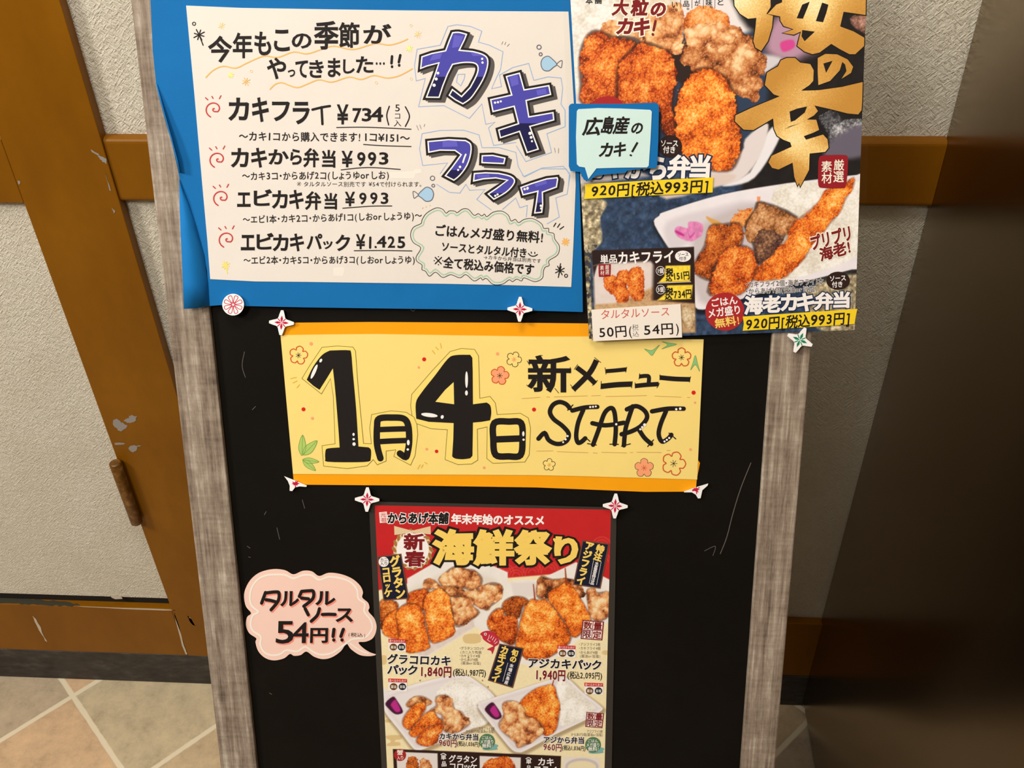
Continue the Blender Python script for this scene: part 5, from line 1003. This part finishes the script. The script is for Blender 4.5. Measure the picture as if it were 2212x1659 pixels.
# brown strip of single items
pic.fill([(848.5, 1618), (1010, 1624), (1212, 1633), (1208, 1780), (856, 1776)], (46, 24, 20), .8)
for q in ([(856, 1624), (945, 1627.5), (947, 1720), (861, 1716)], [(1036, 1633), (1125, 1636.5), (1123, 1720), (1037, 1716)]): pic.fill(q, (232, 218, 206), 1)
for q, pal, sd in (([(878, 1650), (884, 1636), (896, 1634), (904, 1646), (904, 1680), (880, 1690)], FRYD, 91), ([(906, 1646), (918, 1640), (930, 1648), (932, 1670), (910, 1690)], KARA, 92), ([(1040, 1660), (1060, 1640), (1085, 1634), (1105, 1640), (1115, 1670), (1100, 1710), (1044, 1710)], FRY, 93)): pic.crumb(sm(q, 4), pal, 4, sd, 12, 2)
pic.fill([(1216, 1634), (1297, 1637), (1294, 1780), (1213, 1778)], (236, 222, 202), 2); (X, Y), = L4((1620, 1540)); el = [(X + 36 * math.cos(t), Y + 18 * math.sin(t)) for t in np.linspace(0, 6.28, 24)]
pic.fill(el, (206, 192, 186), 1.5); pic.fill([(X + (x - X) * .86, Y + 2 + (y - Y) * .8) for x, y in el], (240, 222, 178), 2)
pic.build('print', HF, fp)

a = Art(HF + 0.0001)
(X, Y), = I((183, 218)); q = I((148, 178), (212, 172), (218, 262), (155, 266)); a.poly(q, 'white', 1); a.poly(inset(q, 1.2), 'pinkcell', 2); a.B('元', X, Y - 5, 12, 9, 'red', 3, 0.01); a.B('祖', X + 1, Y + 6, 12, 10, 'red', 3, 0.01)
a.T('からあげ本舗', *I((216, 225), (722, 228)), 88 * kI, 'black', 2, 0.045, 0.05, outline='white', ob=.06); a.T('年末年始のオススメ', *I((742, 232), (1515, 246)), 80 * kI, 'white', 2, 0.045)
# new-year rope wreath
(X, Y), = I((425, 485)); a.ell(X, Y, 42, 42, 'wreathlight', 1, n=32)
for i in range(18):
    t = i * 2 * math.pi / 18; a.ell(X + 40 * math.cos(t), Y + 40 * math.sin(t), 7.5, 3.6, 'wreath', 2, t + 0.9, 12)
a.ell(X, Y, 35, 35, 'white', 3, n=32); a.poly(I((272, 290), (420, 330), (572, 292), (575, 360), (420, 345), (275, 365)), 'wreathlight', 3)
a.B('新', *I((437, 420))[0], 160 * kI, 128 * kI, 'maroon', 4, 0.04, outline='white', ob=.05); a.B('春', *I((442, 560))[0], 158 * kI, 122 * kI, 'maroon', 4, 0.04, outline='white', ob=.05)
for c, x, y, w_, h_ in (('海', 760, 465, 310, 270), ('鮮', 1095, 468, 305, 270), ('祭', 1415, 468, 280, 265), ('り', 1690, 490, 170, 205)):
    (X, Y), = I((x, y)); a.B(c, X, Y, w_ * kI, h_ * kI, 'goldtext', 4, 0.05, outline='black', ob=.065)
(q1, q2, q3) = I((1590, 400), (1640, 470), (1660, 420)); a.stroke([q1, q2, q3], 9, 'black', 4); a.stroke([q1, q2, q3], 5, 'goldtext', 6)
def board(q): a.poly(q, 'signbrown', 6); a.poly(inset(q, 2.6), 'signnavy', 7)
board(I((133, 543), (332, 518), (394, 890), (184, 908)))
a.V('グラタン', *I((278, 580), (322, 845)), 24, 'goldtext', 8, 0.05); a.V('コロッケ', *I((205, 662), (224, 842)), 19, 'goldtext', 8, 0.05); (X, Y), = I((186, 586)); a.ell(X, Y, 11, 11, 'white', 8); a.T('カニ', (X - 8, Y - 4), (X + 9, Y - 5), 8, 'black', 9, .01); a.T('入り', (X - 8, Y + 4), (X + 9, Y + 3), 8, 'black', 9, .01)
board(I((1822, 408), (2046, 436), (1972, 808), (1745, 775)))
a.V('アジフライ', *I((1880, 455), (1812, 740)), 20, 'goldtext', 8, 0.05); a.V('特注', *I((1970, 480), (1950, 545)), 18, 'goldtext', 8, 0.05); a.V('水産業者特注品', *I((1942, 600), (1905, 760)), 8.5, 'white', 8, 0.02)
a.stroke(I((1915, 575), (1880, 765)), .7, 'white', 8); a.stroke(I((1978, 585), (1940, 775)), .7, 'white', 8)
# red sea bream
fi = L2((95, 1050), (130, 1020), (200, 1010), (280, 1050), (320, 1120), (315, 1170), (270, 1200), (265, 1225), (240, 1290), (225, 1250), (175, 1235), (230, 1205), (250, 1190), (180, 1150), (130, 1110), (118, 1075)); a.poly(sm(fi, 3), 'fishred', 3); (X, Y), = L2((158, 1050)); a.ell(X, Y, 3, 3, 'white', 4); a.ell(X, Y, 1.5, 1.5, 'black', 5)
for p in ([(205, 1060), (195, 1100), (180, 1120)], [(190, 1125), (215, 1140)], [(235, 1070), (220, 1100)], [(260, 1085), (240, 1120)], [(285, 1105), (260, 1145)], [(300, 1140), (270, 1165)]): a.stroke(L2(*p), 1, 'white', 4)
board([(1079, 1390), (1131.5, 1400), (1108, 1486.5), (1053.5, 1470)])
a.V('カキフライ', (1090, 1404), (1070.5, 1465), 18.5, 'goldtext', 8, 0.05); a.V('旬の', (1112, 1410), (1108.6, 1424), 15, 'goldtext', 8, 0.05); a.V('本場広島産', (1105, 1438), (1094, 1474), 9, 'white', 8, 0.02); a.stroke([(1097, 1432), (1086, 1472)], .7, 'white', 8)
# names and prices
a.T('グラコロカキ', (836, 1423), (975, 1428), 21, 'black', 3, 0.036, .03, outline='white', ob=.05); a.T('パック', (836, 1446), (904, 1448), 21, 'black', 3, 0.036, .03, outline='white', ob=.05); a.T('1,840円', (907, 1450), (976, 1451.5), 24, 'maroon', 3, 0.034, outline='cream', ob=.04); a.T('(税込1,987円)', (978, 1452), (1050, 1454), 16, 'black', 3, 0.016)
a.T('アジカキパック', (1139, 1432), (1301, 1437), 21, 'black', 3, 0.036, .03, outline='white', ob=.05); a.T('1,940円', (1156, 1457), (1222, 1459), 24, 'maroon', 3, 0.034, outline='cream', ob=.04); a.T('(税込2,095円)', (1225, 1458), (1301, 1460), 16, 'black', 3, 0.016)
for t, x0, x1, y in (('・グラタンコロッケ', 992, 1046, 1400), ('(カニ入り)2個', 994, 1040, 1408.5), ('・カキフライ4個', 992, 1037, 1416.5), ('・からあげ4個', 992, 1032, 1424.5), ('(醤油or旨塩)', 995, 1039, 1432), ('・アジフライ2枚', 1250, 1297, 1391.5), ('・カキフライ4個', 1250, 1297, 1400), ('・からあげ4個', 1250, 1291, 1409), ('(醤油or旨塩)', 1252, 1297, 1417),
                     ('カキフライ3個', 1034, 1068, 1573.5), ('からあげ2個(醤油or旨塩)', 1006, 1068, 1579.5), ('アジフライ1枚', 1267, 1302, 1579.5), ('からあげ2個(醤油or旨塩)', 1233, 1302, 1586.5)):
    a.T(t, (x0, y), (x1, y + .8), 7.0, 'greytext', 3, 0.0)
a.T('カキから弁当', (948, 1590), (1034.5, 1592.5), 14, 'black', 5, 0.035, outline='white', ob=.06); a.T('960円', (947, 1604), (987, 1606), 17, 'maroon', 5, 0.02, outline='cream', ob=.04); a.T('(税込1,036円)', (987, 1606), (1036, 1608), 11, 'black', 5, 0.014)
a.T('アジから弁当', (1173, 1598), (1263, 1599.5), 14, 'black', 5, 0.035, outline='white', ob=.06); a.T('960円', (1173, 1613), (1214, 1615), 17, 'maroon', 5, 0.02, outline='cream', ob=.04); a.T('(税込1,036円)', (1214, 1615), (1265, 1617), 11, 'black', 5, 0.014)
for X, Y in ((1052, 1602), (1281, 1609)):
    a.poly(sm([(X - 8, Y + 14), (X + 8, Y + 10), (X + 14, Y + 5), (X + 24, Y + 8), (X + 21, Y + 13), (X + 22, Y + 17), (X + 4, Y + 19), (X - 8, Y + 18)], 3), 'teal', 4); a.ell(X, Y, 17, 17, 'badgegreen', 5, n=28)
    a.T('ごはん', (X - 12, Y - 9), (X + 11, Y - 8.5), 7, 'white', 6, .01); a.T('メガ盛り', (X - 15, Y), (X + 15, Y + .5), 9, 'white', 6, .015); a.T('無料!', (X - 11, Y + 9), (X + 13, Y + 9.5), 9, 'white', 6, .015)
for (x0, y0), (x1, y1) in (((839, 1380), (876, 1407)), ((1204, 1393.5), (1243, 1420)), ((838.5, 1465.5), (879, 1493.5)), ((1262, 1474.5), (1302.5, 1500.5))):
    a.poly([(x0, y0), (x1, y0 + 1.2), (x1 + .8, y1 + .5), (x0 + 1.2, y1 - 1)], 'white', 4); a.poly([(x0, y0), (x1, y0 + 1.2), (x1, y0 + 9), (x0 + .4, y0 + 8)], 'chipred', 5); a.T('選べるからあげ', (x0 + 1.5, y0 + 4.3), (x1 - 1.5, y0 + 5.2), 5.6, 'pinkcell', 6, .01)
    for u, m, t in ((.27, 'chipbrown', '醤油'), (.74, 'chipdark', '旨塩')):
        X = x0 + (x1 - x0) * u + .8; Y = y0 + 17.8; a.ell(X, Y, 8.2, 7.6, m, 5); a.T(t, (X - 6, Y), (X + 6, Y + .3), 6.4, 'cream', 6, .01)
for q in ([(1258.6, 1339), (1304.7, 1342.7), (1301, 1383.5), (1254, 1380)], [(1267, 1538), (1304.7, 1541), (1301, 1573), (1264, 1570)]):
    a.poly(q, 'maroon', 4); m = lambda u, v: tuple((np.array(q[0]) * (1 - u) + np.array(q[1]) * u) * (1 - v) + (np.array(q[3]) * (1 - u) + np.array(q[2]) * u) * v)
    for c, u, v in (('数', 0, 0), ('量', 1, 0), ('限', 0, 1), ('定', 1, 1)):
        e = .05; g = .015; u0, u1 = (e, .5 - g) if u == 0 else (.5 + g, 1 - e); v0, v1 = (e, .5 - g) if v == 0 else (.5 + g, 1 - e)
        a.poly([m(u0, v0), m(u1, v0), m(u1, v1), m(u0, v1)], 'pinkcell' if u == v or (u + v) == 1 and u == 1 else 'white', 5); X, Y = m((u0 + u1) / 2, (v0 + v1) / 2); s_ = abs(q[1][0] - q[0][0]) * .38; a.B(c, X, Y, s_, s_ * .92, 'maroon', 6, .025, .05)
X, Y = 864, 1631; a.ell(X, Y, 13, 13, 'badgered', 4); a.B('蟹', X, Y - 5.5, 13, 11, 'cream', 5, .015); a.B('入', X - 3, Y + 6, 7, 8, 'cream', 5, .015); a.B('り', X + 4.5, Y + 6, 5, 8, 'cream', 5, .015)
a.V('単品', (958, 1636), (959, 1650), 12, 'white', 4, .02); a.stroke([(952, 1630), (958, 1627.5), (964, 1631)], 1.5, 'white', 4); a.T('グラタン', (969, 1638.5), (1031, 1641), 16, 'white', 4, .025, .03); a.T('コロッケ', (969, 1655), (1031, 1657), 16, 'white', 4, .025, .03)
a.V('単品', (1142, 1645), (1142, 1659), 12, 'white', 4, .02); a.stroke([(1136, 1639), (1142, 1636.5), (1148, 1640)], 1.5, 'white', 4); a.T('カキ', (1161, 1645), (1198, 1646.5), 17, 'white', 4, .025, .03); a.T('フライ', (1152, 1662), (1204, 1664), 17, 'white', 4, .025, .03)
a.build('lettering', fp)
tag(fp, 'printed seafood festival poster in a dark sleeve low on the black panel', 'poster')

# ================================================================== MAGNETS
MW = mat('white_magnet', (252, 240, 234), 0.4)
def star(cx_, cy_, r, rot, hh, col, label, group='star magnets holding up the posters', ry=1.0):
    mg = root('star_magnet', P(cx_, cy_, hh)); pts = []
    for i in range(4):
        b = rot + i * math.pi / 2
        for da, rr in ((-.10, 1.0), (.10, 1.0), (.30, .70), (.52, .52), (math.pi / 4, .46), (math.pi / 2 - .52, .52), (math.pi / 2 - .30, .70)):
            pts.append((cx_ + r * rr * math.cos(b + da), cy_ + r * ry * rr * math.sin(b + da)))
    slab('body', pts, hh, hh + 0.0022, MW, mg)
    t = Art(hh + 0.00225)
    for i in range(4):
        b = rot + i * math.pi / 2; d = lambda k, o: (cx_ + r * k * math.cos(b + o), cy_ + r * ry * k * math.sin(b + o))
        t.poly([(cx_, cy_), d(.26, .34), d(.36, .26), d(.58, 0), d(.36, -.26), d(.26, -.34)], col, 1)
        t.stroke([d(.16, math.pi / 4), d(.42, math.pi / 4)], r * .07, col, 2)
    t.build('emblem', mg); return tag(mg, label, 'magnet', group)
star(608, 697, 27, .06, HY + 0.0012, 'magred', 'white star magnet at the top left corner of the yellow banner')
star(1123, 668, 27, .03, HB + 0.0012, 'magred', 'white star magnet on the bottom edge of the blue backing paper')
star(1728, 734.5, 29, .42, HR + 0.001, 'maggreen', 'white star magnet with a green emblem under the laminated poster')
star(793, 1079, 26.5, .03, PH + 0.003, 'magred', 'white star magnet at the top left corner of the food poster')
star(1329, 1093, 27, .05, PH + 0.003, 'magred', 'white star magnet at the top right corner of the food poster')
def cutstar(pts, c_, ang, label, lines):
    mg = root('cut_star_magnet', P(*c_, HY + 0.001)); slab('body', pts, HY + 0.0009, HY + 0.0026, MW, mg); t = Art(HY + 0.00265)
    for l in lines: t.stroke(l, 2.2, 'magred', 1, cap=False)
    t.poly(c_4 := [(c_[0] - 9, c_[1] + 1), (c_[0] - 1, c_[1] - 3), (c_[0] + 9, c_[1]), (c_[0], c_[1] + 4)], 'magred', 2)
    t.build('emblem', mg); tag(mg, label, 'magnet')
cutstar(Fq((198, 1432), (212, 1438), (290, 1468), (380, 1508), (374, 1518), (320, 1514), (285, 1522), (262, 1552), (242, 1548), (243, 1510), (228, 1472)), Fq((290, 1490))[0], 0, 'half star magnet at the bottom left corner of the yellow banner', [Fq((265, 1478), (305, 1505)), Fq((310, 1472), (275, 1505)), Fq((292, 1470), (288, 1522))])
cutstar(G((1935, 1360), (1930, 1378), (1885, 1418), (1870, 1486), (1848, 1488), (1828, 1455), (1795, 1436), (1730, 1436), (1728, 1428), (1830, 1392)), G((1828, 1412))[0], 0, 'half star magnet at the bottom right corner of the yellow banner', [G((1800, 1425), (1862, 1395)), G((1812, 1400), (1850, 1435)), G((1832, 1392), (1836, 1450))])
X, Y = 503.5, 658; mg = root('round_magnet', P(X, Y + 20, HB + .001)); slab('body', [(X + 23.5 * math.cos(t), Y + 23.5 * math.sin(t)) for t in np.linspace(0, 2 * math.pi, 37)[:-1]], HB + 0.0012, HB + 0.0034, MW, mg)
t_ = Art(HB + 0.00345)
for i in range(8):
    b = i * math.pi / 4 + .4; c = lambda k, o: (X + 23.5 * k * math.cos(b + o), Y + 23.5 * k * math.sin(b + o)); t_.stroke([c(.12, 0), c(.5, .26), c(.8, .2), c(.86, 0), c(.8, -.2), c(.5, -.26)], 1.4, 'magred', 1, closed=True, n=3)
t_.build('emblem', mg); tag(mg, 'round white magnet with a pink petal drawing on the blue backing paper', 'magnet')
bpy.data.objects.remove(_fo)
